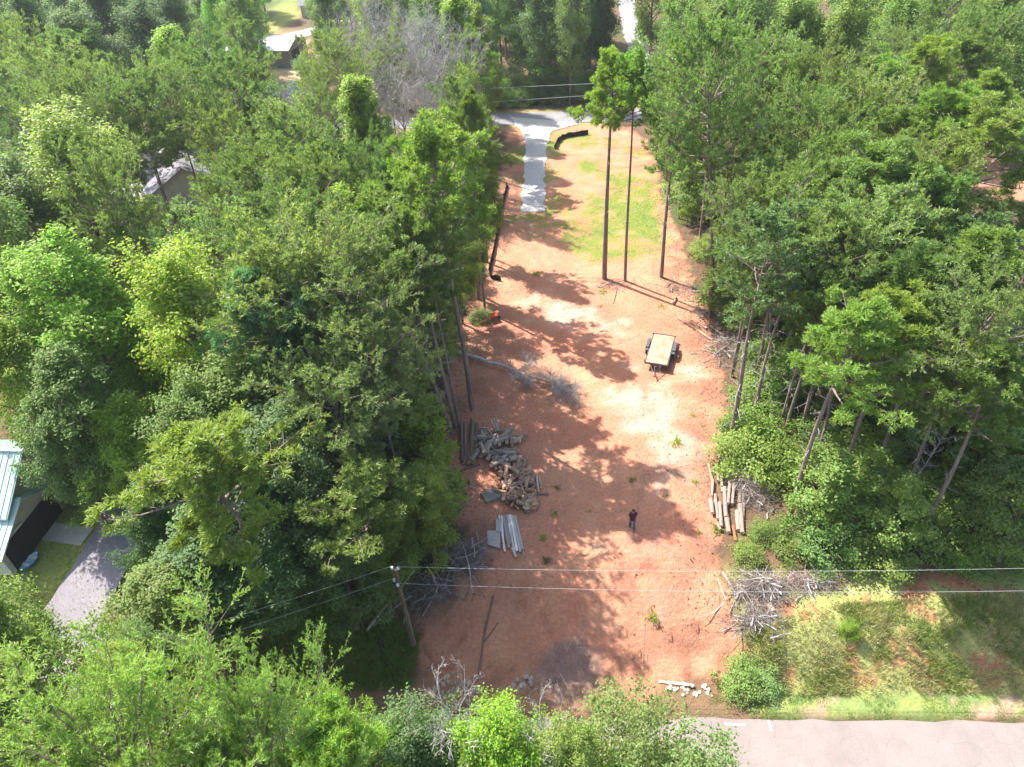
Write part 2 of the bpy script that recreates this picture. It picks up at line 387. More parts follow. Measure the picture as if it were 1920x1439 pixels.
def asphalt(name, base, var=.12, crack=True, warm=(.0, .0, .0)):
    m = mat(name, base, .9, .2, var, .5, .006, 60)
    t = m.node_tree; n = t.nodes; L = t.links; b = n['Principled BSDF']; src = b.inputs['Base Color'].links[0].from_socket
    tc = n.new('ShaderNodeTexCoord'); z = n.new('ShaderNodeTexNoise'); z.inputs['Scale'].default_value = 35; z.inputs['Detail'].default_value = 4; L.new(tc.outputs['Object'], z.inputs[0])
    mr = n.new('ShaderNodeMapRange'); mr.inputs[1].default_value = .3; mr.inputs[2].default_value = .7; mr.inputs[3].default_value = .8; mr.inputs[4].default_value = 1.2; L.new(z.outputs[0], mr.inputs[0])
    v = n.new('ShaderNodeVectorMath'); v.operation = 'SCALE'; L.new(src, v.inputs[0]); L.new(mr.outputs[0], v.inputs['Scale']); cur = v.outputs[0]
    if crack:
        nd = n.new('ShaderNodeTexNoise'); nd.inputs['Scale'].default_value = 1.5; nd.inputs['Detail'].default_value = 4; L.new(tc.outputs['Object'], nd.inputs[0])
        mxv = n.new('ShaderNodeMix'); mxv.data_type = 'VECTOR'; mxv.inputs[0].default_value = .25; L.new(tc.outputs['Object'], mxv.inputs[4]); L.new(nd.outputs['Color'], mxv.inputs[5])
        vo = n.new('ShaderNodeTexVoronoi'); vo.feature = 'DISTANCE_TO_EDGE'; vo.inputs['Scale'].default_value = 1.1; L.new(mxv.outputs[1], vo.inputs[0])
        m2 = n.new('ShaderNodeMapRange'); m2.inputs[1].default_value = .002; m2.inputs[2].default_value = .012; m2.inputs[3].default_value = .84; m2.inputs[4].default_value = 1; L.new(vo.outputs[0], m2.inputs[0])
        v2 = n.new('ShaderNodeVectorMath'); v2.operation = 'SCALE'; L.new(cur, v2.inputs[0]); L.new(m2.outputs[0], v2.inputs['Scale']); cur = v2.outputs[0]
    L.new(cur, b.inputs['Base Color']); return m

M_ROAD = asphalt('worn_asphalt', (.25, .212, .198))
M_FROAD = asphalt('grey_asphalt', (.25, .24, .25), crack=False)
M_DRV = asphalt('drive_asphalt', (.27, .24, .26), crack=False)
M_GRAV = mat('pale_gravel', (.47, .455, .44), .95, .2, .30, 7, .05, 24)
M_CONC = mat('concrete', (.50, .44, .38), .9, .2, .12, 3, .01, 30)

strip('near_road', [(x, road_edge(x) - 2.65) for x in np.arange(-70, 71, 2)], 5.3, M_ROAD, .035, 9, .6, .10)
strip('far_road', [(x, ROADFAR(x)) for x in np.arange(-190, 150, 3)], 5.6, M_FROAD, .06, 5, 1.2, .3, 5)
strip('driveway_apron', [atg(1003, 262)[:2], atg(1006, 247)[:2], atg(1012, 236)[:2], atg(1022, 226)[:2]], [3.6, 4.6, 8.5, 12], M_GRAV, .085, 9, .6, .2, 8)
strip('gravel_driveway', [atg(999, 398)[:2], atg(1001, 340)[:2], atg(1004, 290)[:2], atg(1008, 250)[:2]], [2.7, 2.9, 3.1, 3.7], M_GRAV, .06, 7, .5, .32, 9)
strip('far_driveway', [atg(1172, -25)[:2], atg(1176, 20)[:2], atg(1185, 60)[:2], atg(1200, 105)[:2], (22, 120)], 4.0, M_FROAD, .08, 5, 1.2, .3, 11)
strip('white_driveway', [atg(400, 92)[:2], atg(470, 84)[:2], atg(530, 72)[:2], atg(575, 62)[:2], atg(625, 47)[:2], atg(690, 28)[:2]], [5, 6, 6.5, 6, 5, 5], M_GRAV, .07, 5, 1, .5, 12)
strip('side_street', [atg(352, 60)[:2], atg(372, 88)[:2], atg(395, 120)[:2], atg(420, 170)[:2]], 5.5, M_DRV, .10, 5, 1, .2, 13)
strip('house_driveway', [atg(225, 350)[:2], atg(262, 350)[:2], atg(300, 350)[:2]], 7, M_GRAV, .07, 5, .8, .4, 14)
strip('yard_driveway', [atg(260, 930)[:2], atg(228, 990)[:2], atg(198, 1050)[:2], atg(150, 1130)[:2], atg(95, 1230)[:2], (-22, road_edge(-22) - .5)], [3.8, 3.6, 3.7, 4.0, 4.6, 7], M_DRV, .055, 7, .6, .12, 15)
strip('garden_path', [atg(20, 985)[:2], atg(90, 997)[:2], atg(164, 1007)[:2]], 1.5, M_CONC, .05, 5, .5, .03, 16)

# painted marks on the near road
def paint(pts, width, nm='painted_marking'):
    o = strip(nm, pts, width, M_WHITE, .041, 3, .3, .0); return o
ye = lambda x, s: (x, road_edge(x) + s)
paint([ye(10.9, -.28), ye(12.0, -.30)], .11)
paint([ye(13.35, -.05), ye(13.33, -.62)], .11)
paint([ye(19.5, -2.62), ye(34, -2.62)], .10)

# ------------------------------------------------------------------ tree prototypes
def curve_pts(s, d, L, bend, n, rng, wob=.03):
    t = np.linspace(0, 1, n)[None, :, None]
    p = s[:, None] + d[:, None] * L[:, None, None] * t + bend[:, None, :] * L[:, None, None] * t * t
    return p + rng.normal(0, wob, p.shape) * L[:, None, None] * t

def children(P, L, cnt, rng, t0, t1, lf, spread, up=0., n=4, bend_z=0., wob=.03, flat=1.):
    """cnt children on every parent polyline P (N,n,3)"""
    N, m, _ = P.shape
    t = t0 + (t1 - t0) * (np.arange(cnt)[None, :] + rng.random((N, cnt))) / cnt
    f = t * (m - 1); i = np.minimum(f.astype(int), m - 2); fr = (f - i)[..., None]
    a = P[np.arange(N)[:, None], i]; b = P[np.arange(N)[:, None], i + 1]
    s = a * (1 - fr) + b * fr; d0 = unit(b - a)
    rv = rng.normal(0, 1, d0.shape); rv[..., 2] *= flat; rv = unit(rv - d0 * (rv * d0).sum(-1, keepdims=True))
    d = unit(d0 * (1 - spread) + rv * spread * 1.4 + np.array([0, 0, up]))
    LL = (L[:, None] * lf * (1.15 - .6 * t) * rng.uniform(.7, 1.2, t.shape))
    s = s.reshape(-1, 3); d = d.reshape(-1, 3); LL = LL.ravel()
    bz = np.zeros_like(d); bz[:, 2] = bend_z
    return curve_pts(s, d, LL, bz, n, rng, wob), LL

def leaves(c, size, rng, out=None, asp=.62, flat=.0):
    N = len(c)
    nrm = rng.normal(0, 1, (N, 3)); nrm[:, 2] = np.abs(nrm[:, 2]) + .5
    if out is not None: nrm = nrm * .8 + out
    nrm = unit(nrm); u = unit(np.cross(nrm, rng.normal(0, 1, (N, 3)))); v = np.cross(nrm, u)
    l = (size * rng.uniform(.65, 1.3, N))[:, None] / 2
    V = np.stack([c - u * l, c + v * l * asp - nrm * l * .2, c + u * l, c - v * l * asp - nrm * l * .2], 1).reshape(-1, 3)
    i = np.arange(N)[:, None] * 4; return V, i + np.arange(4)[None]

def tufts(c, d, n, length, width, rng, spread=.8):
    """n needle blades radiating from each centre c around direction d"""
    N = len(c); c = np.repeat(c, n, 0); d = np.repeat(d, n, 0)
    dd = unit(d + rng.normal(0, spread, d.shape)); s = unit(np.cross(dd, rng.normal(0, 1, d.shape)))
    l = length * rng.uniform(.7, 1.2, len(c))[:, None]; w_ = width * rng.uniform(.7, 1.2, len(c))[:, None]
    V = np.stack([c - s * w_ * .35, c + s * w_ * .35, c + dd * l * .75 + s * w_ * .5, c + dd * l], 1)
    V[:, 3] = c + dd * l - s * w_ * .3
    i = np.arange(len(c))[:, None] * 4; return V.reshape(-1, 3), i + np.arange(4)[None]

PROTO = {}
NTRI = [0]
def finish(key, H, R, trunk, crown, cmat, tmat, frng):
    for b_ in (trunk, crown):
        if b_ is not None: NTRI[0] += 2 * sum(len(q) for q in b_.q) + sum(len(q) for q in b_.t)
    to = trunk.build('trunk', tmat, smooth=True); co = None
    if crown is not None:
        nf = sum(len(q) for q in crown.q) + sum(len(q) for q in crown.t)
        co = crown.build('crown', cmat, fattr=frng.random(nf))
    for o in (to, co):
        if o is not None: COL.objects.unlink(o)
    PROTO.setdefault(key, []).append((H, R, to, co))

def trunk_line(H, rng, n=9, wob=.25, lean=0.):
    t = np.linspace(0, 1, n); p = np.zeros((n, 3)); p[:, 2] = t * H
    ph = rng.uniform(0, 6, 2); p[:, 0] = wob * np.sin(t * 4 + ph[0]) * t; p[:, 1] = wob * np.sin(t * 3.3 + ph[1]) * t
    return p

def limbs(tp, H, z0, z1, n, rng, prof, R, el0, el1, nseg=5, bend=.0, wob=.03):
    z = z0 + (z1 - z0) * ((np.arange(n) + rng.random(n) * .8) / n); az = np.arange(n) * 2.4 + rng.uniform(0, .9, n)
    x = np.interp(z, tp[:, 2], tp[:, 0]); y = np.interp(z, tp[:, 2], tp[:, 1])
    k = (z - z0) / (z1 - z0); el = np.radians(el0 + (el1 - el0) * k + rng.normal(0, 8, n))
    d = np.stack([np.cos(az) * np.cos(el), np.sin(az) * np.cos(el), np.sin(el)], -1)
    L = R * prof(k) * rng.uniform(.55, 1.25, n)
    b = np.zeros((n, 3)); b[:, 2] = bend
    return curve_pts(np.stack([x, y, z], -1), d, L, b, nseg, rng, wob), L, k

def dead_stubs(mb, tp, z0, z1, n, rng, L0=.9, m=0, r=.028):
    P, L, _ = limbs(tp, 0, z0, z1, n, rng, lambda k: 1 + 0 * k, L0, -10, 15, 4, -.1, .06)
    V, Q = tubes(P, np.full(n, r), np.full(n, r * .3), 3); mb.add(V, Q, m=m)
    P2, L2 = children(P, L, 3, rng, .3, .95, .55, .6, n=3); V, Q = tubes(P2, np.full(len(P2), r * .45), np.full(len(P2), r * .15), 3); mb.add(V, Q, m=m)

def p_broad(key, seed, H=16, cb=.28, R=4.6, nl=26, ns=7, nt=5, lv=26, leaf=.24, el=(15, 72), sig=.34, tr=.26, wide=.5):
    rng = np.random.default_rng(seed); tp = trunk_line(H * .93, rng); tb = MB(); cb_ = MB()
    V, Q = tubes(tp[None], np.array([tr]), np.array([.05]), 7); tb.add(V, Q)
    prof = lambda k: np.sqrt(np.clip(1 - (np.clip(k - wide * .6, 0, 1) / (1.02 - wide * .6)) ** 2 * .8, .05, 1)) * (.72 + .28 * np.clip(k / .3, 0, 1))
    P, L, k = limbs(tp, H, H * cb, H * .93, nl, rng, prof, R, el[0], el[1], 5, .10)
    V, Q = tubes(P, .035 + L * .016, np.full(nl, .02), 5); tb.add(V, Q)
    S, SL = children(P, L, ns, rng, .3, 1., .42, .55, .10, 4, .05)
    V, Q = tubes(S, np.full(len(S), .028), np.full(len(S), .010), 3); tb.add(V, Q)
    T, TL = children(S, SL, nt, rng, .35, 1., .55, .6, .1, 3)
    c = T[:, -1]; c = np.repeat(c, lv, 0); off = rng.normal(0, sig, c.shape); off[:, 2] *= .65; c = c + off
    ctr = np.array([tp[-1, 0], tp[-1, 1], H * .55]); out = unit(c - ctr)
    V, Q = leaves(c, leaf, rng, out); cb_.add(V, Q)
    finish(key, H, R, tb, cb_, M_LEAF, M_BARK, rng)

def p_virginia(key, seed, H=19, cb=.57, R=4.4, nl=38, ns=9, nt=6, nn=12, nl_len=.22, nw=.055, stubs=20, tr=.16, el=(0, 48)):
    rng = np.random.default_rng(seed); tp = trunk_line(H * .97, rng, wob=.5); tb = MB(); cb_ = MB()
    V, Q = tubes(tp[None], np.array([tr]), np.array([.03]), 7); tb.add(V, Q)
    prof = lambda k: (.55 + .6 * np.sin(np.clip(k * 1.15 + .25, 0, 1.6) * 1.6)) * (1 - .45 * k ** 3)
    P, L, k = limbs(tp, H, H * cb, H * .96, nl, rng, prof, R, el[0], el[1], 6, .16, .04)
    V, Q = tubes(P, .022 + L * .008, np.full(nl, .010), 4); tb.add(V, Q)
    S, SL = children(P, L, ns, rng, .22, 1., .40, .42, .05, 4, .12, .03, flat=.45)
    V, Q = tubes(S, np.full(len(S), .016), np.full(len(S), .006), 3); tb.add(V, Q)
    T, TL = children(S, SL, nt, rng, .2, 1., .5, .42, .12, 3, .1, flat=.5)
    TL = TL; d = unit(T[:, -1] - T[:, 0]); keep = rng.random(len(T)) < .93; T = T[keep]; d = d[keep]
    m = 5; t = np.linspace(.15, 1, m)[None, :, None]; c = (T[:, 0][:, None] * (1 - t) + T[:, -1][:, None] * t).reshape(-1, 3); dd = np.repeat(d, m, 0)
    V, Q = tufts(c, unit(dd + np.array([0, 0, .35])), max(2, nn // 3), nl_len, nw, rng, .55); cb_.add(V, Q)
    if stubs: dead_stubs(tb, tp, H * .12, H * cb, stubs, rng, 1.2, 1)
    finish(key, H, R, tb, cb_, M_NEED, [M_BARK, M_GBARK], rng)

def p_loblolly(key, seed, H=22, cb=.66, R=3.3, nl=26, ns=6, nt=4, tf=5, blades=11, nlen=.30, nw=.05, stubs=10, tr=.18, el=(5, 60), wob=.35):
    rng = np.random.default_rng(seed); tp = trunk_line(H * .97, rng, wob=wob); tb = MB(); cb_ = MB()
    V, Q = tubes(tp[None], np.array([tr]), np.array([.05]), 8); tb.add(V, Q)
    prof = lambda k: np.sqrt(np.clip(1.02 - (2 * np.clip(k, 0, 1) - .75) ** 2 * .6, .1, 1)) * (1 - .35 * k ** 2)
    P, L, k = limbs(tp, H, H * cb, H * .95, nl, rng, prof, R, el[0], el[1], 5, .12, .05)
    V, Q = tubes(P, .03 + L * .014, np.full(nl, .018), 5); tb.add(V, Q)
    S, SL = children(P, L, ns, rng, .35, 1., .36, .5, .18, 4, .12)
    V, Q = tubes(S, np.full(len(S), .024), np.full(len(S), .012), 3); tb.add(V, Q)
    T, TL = children(S, SL, nt, rng, .45, 1., .5, .55, .3, 3)
    d = unit(T[:, -1] - T[:, 0] + np.array([0, 0, .15]))
    c = np.repeat(T[:, -1], tf, 0) + rng.normal(0, .13, (len(T) * tf, 3)); dd = np.repeat(d, tf, 0)
    V, Q = tufts(c, dd, blades, nlen, nw, rng, .75); cb_.add(V, Q)
    if stubs: dead_stubs(tb, tp, H * .3, H * cb, stubs, rng, .8, 1)
    finish(key, H, R, tb, cb_, M_NEED, [M_BARK, M_GBARK], rng)

def p_bare(key, seed, H=15, cb=.3, R=4, nl=34, ns=8, nt=6, tw=3, tr=.14, droop=.0, matl=None):
    rng = np.random.default_rng(seed); tp = trunk_line(H * .97, rng, wob=.5); tb = MB(); cb_ = MB()
    V, Q = tubes(tp[None], np.array([tr]), np.array([.03]), 6); tb.add(V, Q)
    prof = lambda k: .5 + .75 * np.sin(np.clip(k * 1.1 + .2, 0, 1.5) * 1.7)
    P, L, k = limbs(tp, H, H * cb, H * .95, nl, rng, prof, R, 20, 65, 6, .10 - droop, .05)
    V, Q = tubes(P, .03 + L * .010, np.full(nl, .012), 4); cb_.add(V, Q)
    S, SL = children(P, L, ns, rng, .25, 1., .42, .45, .1 - droop, 4, .1 - droop); V, Q = tubes(S, np.full(len(S), .018), np.full(len(S), .008), 3); cb_.add(V, Q)
    T, TL = children(S, SL, nt, rng, .2, 1., .55, .5, .1 - droop, 3); V, Q = tubes(T, np.full(len(T), .011), np.full(len(T), .006), 3); cb_.add(V, Q)
    if tw:
        U, UL = children(T, TL, tw, rng, .2, 1., .7, .55, .05, 2, 0, .02); a = U[:, 0]; b = U[:, -1]
        s = unit(np.cross(b - a, rng.normal(0, 1, a.shape))) * .010; V = np.stack([a - s, a + s, b], 1).reshape(-1, 3); cb_.add(V, T=np.arange(len(V)).reshape(-1, 3))
    finish(key, H, R, tb, cb_, matl or M_TWIG, M_GBARK, rng)

def p_shrub(key, seed, H=3., R=2., stems=14, ncl=60, lv=70, leaf=.17, sig=.30, skirt=.15):
    rng = np.random.default_rng(seed); tb = MB(); cb_ = MB()
    az = rng.uniform(0, 6.28, stems); el = np.radians(rng.uniform(35, 80, stems)); d = np.stack([np.cos(az) * np.cos(el), np.sin(az) * np.cos(el), np.sin(el)], -1)
    P = curve_pts(np.zeros((stems, 3)), d, H * rng.uniform(.7, 1, stems), np.zeros((stems, 3)), 5, rng, .05)
    V, Q = tubes(P, np.full(stems, .035), np.full(stems, .012), 4); tb.add(V, Q)
    v = unit(rng.normal(0, 1, (ncl, 3))); v[:, 2] = np.abs(v[:, 2]); rr = rng.uniform(.45, 1.0, ncl)[:, None] ** .5
    c = v * rr * np.array([R, R, H * (1 - skirt)]) * np.minimum(1.12, rng.uniform(.6, 1.25, (ncl, 1)) * (.7 + .6 * vnoise(v[:, :1] * 2 + 5, v[:, 1:2] * 2 + v[:, 2:] * 2, 1., seed))) + np.array([0, 0, H * skirt * .6])
    out = np.repeat(unit(v), lv, 0); c = np.repeat(c, lv, 0); off = rng.normal(0, sig, c.shape); off[:, 2] *= .6; c = c + off; c[:, 2] = np.abs(c[:, 2])
    V, Q = leaves(c, leaf, rng, out); cb_.add(V, Q)
    finish(key, H, R, tb, cb_, M_LEAF, M_BARK, rng)

def p_column(key, seed, H=20, R=1.5, n=15000, leaf=.22):
    rng = np.random.default_rng(seed); tp = trunk_line(H, rng, wob=.4); tb = MB(); cb_ = MB()
    V, Q = tubes(tp[None], np.array([.25]), np.array([.06]), 7); tb.add(V, Q)
    z = rng.uniform(.02, 1, n) ** .9 * H; az = rng.uniform(0, 6.28, n)
    lump = .55 + .75 * vnoise(az * 1.3, z * .8, 1., seed); r = R * lump * rng.uniform(.35, 1, n) * np.clip((H - z) / H * 3 + .25, 0, 1)
    c = np.stack([np.interp(z, tp[:, 2], tp[:, 0]) + r * np.cos(az), np.interp(z, tp[:, 2], tp[:, 1]) + r * np.sin(az), z], -1)
    V, Q = leaves(c, leaf, rng, np.stack([np.cos(az), np.sin(az), 0 * az], -1)); cb_.add(V, Q)
    finish(key, H, R, tb, cb_, M_LEAF, M_BARK, rng)

for s in range(4): p_broad('broad', 10 + s, H=16, R=4.6, cb=.25 + .05 * (s % 2), leaf=.25)
p_broad('dense', 20, H=16, R=5.0, nl=34, lv=24, leaf=.27, sig=.42, cb=.12)
p_broad('dense', 21, H=17, R=4.4, nl=34, lv=24, leaf=.27, sig=.42, cb=.12)
for s in range(2): p_broad('upright', 30 + s, H=15, R=3.2, nl=26, el=(35, 80), leaf=.25, sig=.25, cb=.2, lv=24)
for s in range(4): p_virginia('virginia', 40 + s, H=18 + s % 2, R=4.2 + .3 * (s % 2))
for s in range(3): p_virginia('vslim', 140 + s, H=20, cb=.62, R=2.9, nl=28, ns=8, nt=6, stubs=22, tr=.18, el=(5, 55))
for s in range(4): p_loblolly('loblolly', 50 + s, H=22, cb=.63 + .06 * (s % 2), R=3.4)
p_loblolly('slim', 60, H=22.5, cb=.71, R=2.9, nl=28, tr=.27, wob=.2); p_loblolly('slim', 61, H=22.5, cb=.74, R=2.5, nl=24, tr=.19, wob=.2)
for s in range(2): p_bare('bare', 70 + s)
p_bare('snag', 75, H=15, R=2.4, nl=22, ns=5, nt=3, tw=0, droop=.45, cb=.2)
p_bare('snag', 76, H=12, R=2.0, nl=18, ns=4, nt=2, tw=0, droop=.1, cb=.25)
for s in range(4): p_shrub('shrub', 80 + s, H=3 + s * .3, R=2.0, stems=12)
def p_weed(key, seed, n=34):
    rng = np.random.default_rng(seed); cb_ = MB(); tb = MB(); c = rng.normal(0, .34, (n, 3)); c[:, 2] = 0; d = c * 1.0; d[:, 2] = .45; d = unit(d)
    P = curve_pts(c * .3, d, rng.uniform(.5, 1.1, n), np.zeros((n, 3)) + [0, 0, -.2], 4, rng, .06); V, Q = tubes(P, np.full(n, .02), np.full(n, .008), 3); tb.add(V, Q)
    q = np.repeat(P[:, 1:].reshape(-1, 3), 4, 0) + rng.normal(0, .07, (n * 12, 3)); q[:, 2] = np.abs(q[:, 2]); V, Q = leaves(q, .17, rng, asp=.35); cb_.add(V, Q)
    finish(key, 1., 1., tb, cb_, M_LEAF, M_BARK, rng)
for s in range(3): p_weed('weed', 120 + s)
for s in range(2): p_broad('sapling', 90 + s, H=7, R=2.3, nl=18, ns=5, nt=4, lv=22, leaf=.20, sig=.22, cb=.1, tr=.07)
p_column('column', 95)
# finer leaves for the crowns close to the camera
p_broad('near_broad', 100, H=15, R=4.4, nl=34, ns=8, nt=6, lv=26, leaf=.19, sig=.26, cb=.35)
p_virginia('near_virginia', 101, H=17, R=5.6, nl=60, ns=11, nt=8, nn=15, nl_len=.18, nw=.036, cb=.5, stubs=6)
p_loblolly('near_loblolly', 102, H=16, R=3.6, nl=40, ns=8, nt=6, tf=5, blades=10, nlen=.24, nw=.032, cb=.4, stubs=6)
p_shrub('kudzu', 103, H=11, R=4.2, ncl=300, lv=75, leaf=.20, sig=.36, skirt=.02)
p_bare('near_bare', 104, H=13, R=3.2, nl=30, ns=7, nt=5, tw=2)

# ------------------------------------------------------------------ placing trees
COLS = {
 'olive': (.210, .290, .100), 'olive2': (.245, .325, .105), 'pine': (.180, .265, .070), 'pine2': (.220, .315, .070), 'bluepine': (.115, .240, .100),
 'green': (.182, .260, .068), 'green2': (.228, .310, .072), 'dark': (.095, .160, .065), 'dark2': (.135, .220, .080), 'lime': (.340, .420, .035), 'lime2': (.260, .370, .040), 'kud': (.215, .290, .085), 'grey': (1, 1, 1), 'vgreen': (.200, .300, .085)}
LOOK = {
 'vslim': ('pine_tree', 'pine tree'),  'virginia': ('pine_tree', 'pine tree'), 'near_virginia': ('pine_tree', 'pine tree'), 'loblolly': ('pine_tree', 'pine tree'), 'near_loblolly': ('pine_tree', 'pine tree'), 'slim': ('pine_tree', 'pine tree'),
 'broad': ('broadleaf_tree', 'tree'), 'dense': ('broadleaf_tree', 'tree'), 'upright': ('broadleaf_tree', 'tree'), 'near_broad': ('broadleaf_tree', 'tree'),
 'bare': ('bare_tree', 'dead tree'), 'near_bare': ('bare_tree', 'dead tree'), 'snag': ('dead_tree', 'dead tree'), 'shrub': ('shrub', 'shrub'), 'sapling': ('sapling', 'sapling'), 'column': ('ivy_covered_tree', 'tree'), 'kudzu': ('vine_thicket', 'shrub'), 'weed': ('weed_clump', 'weed')}
CN = {'olive': 'olive green', 'olive2': 'pale olive', 'pine': 'mid green', 'pine2': 'bright green', 'bluepine': 'bluish green', 'green': 'mid green', 'green2': 'fresh green', 'dark': 'dark green', 'dark2': 'deep green', 'lime': 'yellow-green', 'lime2': 'lime green', 'kud': 'vine-covered', 'grey': 'bare grey'}
KN = {'vslim': 'thin feathery pine', 'virginia': 'feathery pine', 'near_virginia': 'feathery pine', 'loblolly': 'tufted pine', 'near_loblolly': 'tufted pine', 'slim': 'slim pine', 'broad': 'leafy tree', 'dense': 'dense leafy tree', 'upright': 'upright leafy tree', 'near_broad': 'leafy tree',
      'bare': 'leafless tree', 'near_bare': 'leafless tree', 'snag': 'dead snag', 'shrub': 'leafy shrub', 'sapling': 'leafy sapling', 'column': 'ivy-clad tree', 'kudzu': 'vine thicket'}
RECS = []      # every tree: dict for the automatic labels
USED = set(); TREES = []
def tree(kind, x, y, h, R=None, col='green', label=None, lean=(0., 0.), rz=None, rng=random, rank=None, tint=1.):
    vs = PROTO[kind]; H0, R0, to, co = vs[rank % len(vs)] if rank is not None else vs[rng.randrange(len(vs))]
    nm, cat = LOOK[kind]; z = tz(x, y) - .08
    root = empty(nm, (x, y, z)); sz = h / H0; sx = (R / R0) if R else sz
    axis_ = Vector((-lean[1], lean[0], 0)); ln = math.hypot(*lean)
    q = Quaternion(axis_.normalized(), math.atan2(ln, h)) if ln > 1e-4 else Quaternion()
    root.rotation_mode = 'QUATERNION'; root.rotation_quaternion = q @ Quaternion((0, 0, 1), rng.uniform(0, 6.28) if rz is None else rz)
    root.scale = (sx, sx, sz * math.hypot(1, ln / h))
    a = to.copy(); COL.objects.link(a); a.parent = root; a.name = 'trunk' if kind not in ('shrub', 'kudzu', 'weed') else 'stems'
    if co is not None:
        b = co.copy(); COL.objects.link(b); b.parent = root; b.name = {'bare': 'branches', 'near_bare': 'branches', 'snag': 'branches', 'column': 'ivy'}.get(kind, 'crown')
        c = COLS[col]; j = rng.uniform(.88, 1.14) * tint; b.color = (c[0] * j * rng.uniform(.88, 1.10), c[1] * j, c[2] * j * rng.uniform(.8, 1.2), 1) if col != 'grey' else (j, j, j, 1)
    root['category'] = cat
    sx_, sy_ = pr(x + lean[0] * .9, y + lean[1] * .9, z + h * .85)
    rec = dict(o=root, kind=kind, col=col, px=float(sx_), py=float(sy_), x=x, y=y, h=h, R=R or R0 * sz, label=label)
    if label: root['label'] = label
    RECS.append(rec); TREES.append((x, y, R or R0 * sz, h, kind)); return root

def T(kind, tx, ty, h, R=None, col='green', label=None, base=None, rank=None, rz=None, tint=1.):
    """crown top seen at (tx,ty) for a tree h high; optional foot of the trunk at pixel base"""
    p = at(tx, ty, h); q = at(tx, ty, h * .8); Re = R or 4.0
    if not base and q[1] - .8 * Re < p[1]: p = q - np.array([0, .8 * Re, 0])     # seen steeply the far rim of the crown makes the outline
    if base:
        b = atg(*base); return tree(kind, b[0], b[1], h, R, col, label, (p[0] - b[0], p[1] - b[1]), rz, rank=rank, tint=tint)
    return tree(kind, p[0], p[1], h, R, col, label, (random.uniform(-.6, .6), random.uniform(-.6, .6)), rz, rank=rank, tint=tint)

def B(kind, bx, by, tx, ty, R=None, col='green', label=None, rank=None, rz=None, hmin=6, hmax=27, tint=1.):
    """foot at pixel (bx,by), top at pixel (tx,ty): the height that leans least"""
    b = atg(bx, by); best = None
    for h in np.arange(hmin, hmax, .25):
        p = at(tx, ty, h + b[2]); d = math.hypot(p[0] - b[0], p[1] - b[1])
        if best is None or d < best[0]: best = (d, h, p)
    d, h, p = best; return tree(kind, b[0], b[1], h, R, col, label, (p[0] - b[0], p[1] - b[1]), rz, rank=rank, tint=tint)

# the lone pines on the lot
B('slim', 1133, 523, 1150, 88, 3.0, 'pine2', 'tall straight pine at left of the trio on the clearing', 0, tint=1.3)
B('slim', 1172, 527, 1188, 92, 2.3, 'pine2', 'thinnest pine, in the middle of the trio on the clearing', 1, tint=1.3)
B('vslim', 1240, 520, 1284, 78, 3.4, 'olive', 'pine leaning right at the right end of the clearing trio', 1)
B('virginia', 1331, 596, 1340, 72, 5.2, 'olive', 'largest feathery pine at the right edge above the trailer', 2)
B('loblolly', 885, 765, 812, 232, 4.2, 'pine2', 'tall bright pine standing alone on the clearing beside the fallen tree', 1)
B('loblolly', 910, 585, 872, 168, 2.6, 'pine', 'tall pine rising behind the red wheelbarrow and its bush', 2)
B('vslim', 898, 552, 850, 210, 2.6, 'olive', 'thin pine just left of the wheelbarrow bush, at the wood edge', 0)
B('vslim', 855, 800, 745, 385, 3.4, 'olive', 'thin pine leaning over the top left of the log pile', 3)
B('vslim', 848, 812, 690, 430, 3.2, 'olive2', 'pine left of the log pile leaning most to the left', 0)
B('vslim', 862, 800, 790, 405, 2.4, 'pine', 'slim curved pine whose foot touches the long logs', 3)
B('virginia', 770, 893, 632, 470, 5.0, 'olive', 'big feathery pine with dead stubs leaning left in the dark wood', 1)
B('virginia', 690, 872, 560, 520, 4.2, 'olive', 'feathery pine left of the big stub-branched leaning pine', 2)
B('loblolly', 572, 1140, 325, 805, 4.4, 'pine2', 'leaning pine with round tufts above the asphalt driveway', 0, tint=1.1)
B('loblolly', 585, 1112, 520, 900, 1.6, 'bluepine', 'small thin pine right of the leaning tufted pine', 2)
B('virginia', 318, 402, 250, 195, 3.6, 'olive2', 'feathery pine with leaning trunk before the hidden house drive', 3)
B('virginia', 345, 385, 285, 165, 3.6, 'olive', 'dark-trunked feathery pine in front of the hidden grey roof', 0)
B('virginia', 352, 370, 345, 175, 3.4, 'olive', 'feathery pine right of the dark-trunked one by the grey roof', 1)
B('vslim', 300, 350, 262, 200, 2.4, 'olive2', 'thin feathery pine at the left end of the hidden grey roof', 1)
B('vslim', 385, 330, 372, 180, 3.2, 'olive2', 'feathery pine at the right end of the hidden grey roof', 2)
B('vslim', 415, 325, 425, 190, 3.0, 'olive', 'feathery pine between grey roof and small lime tree', 3)
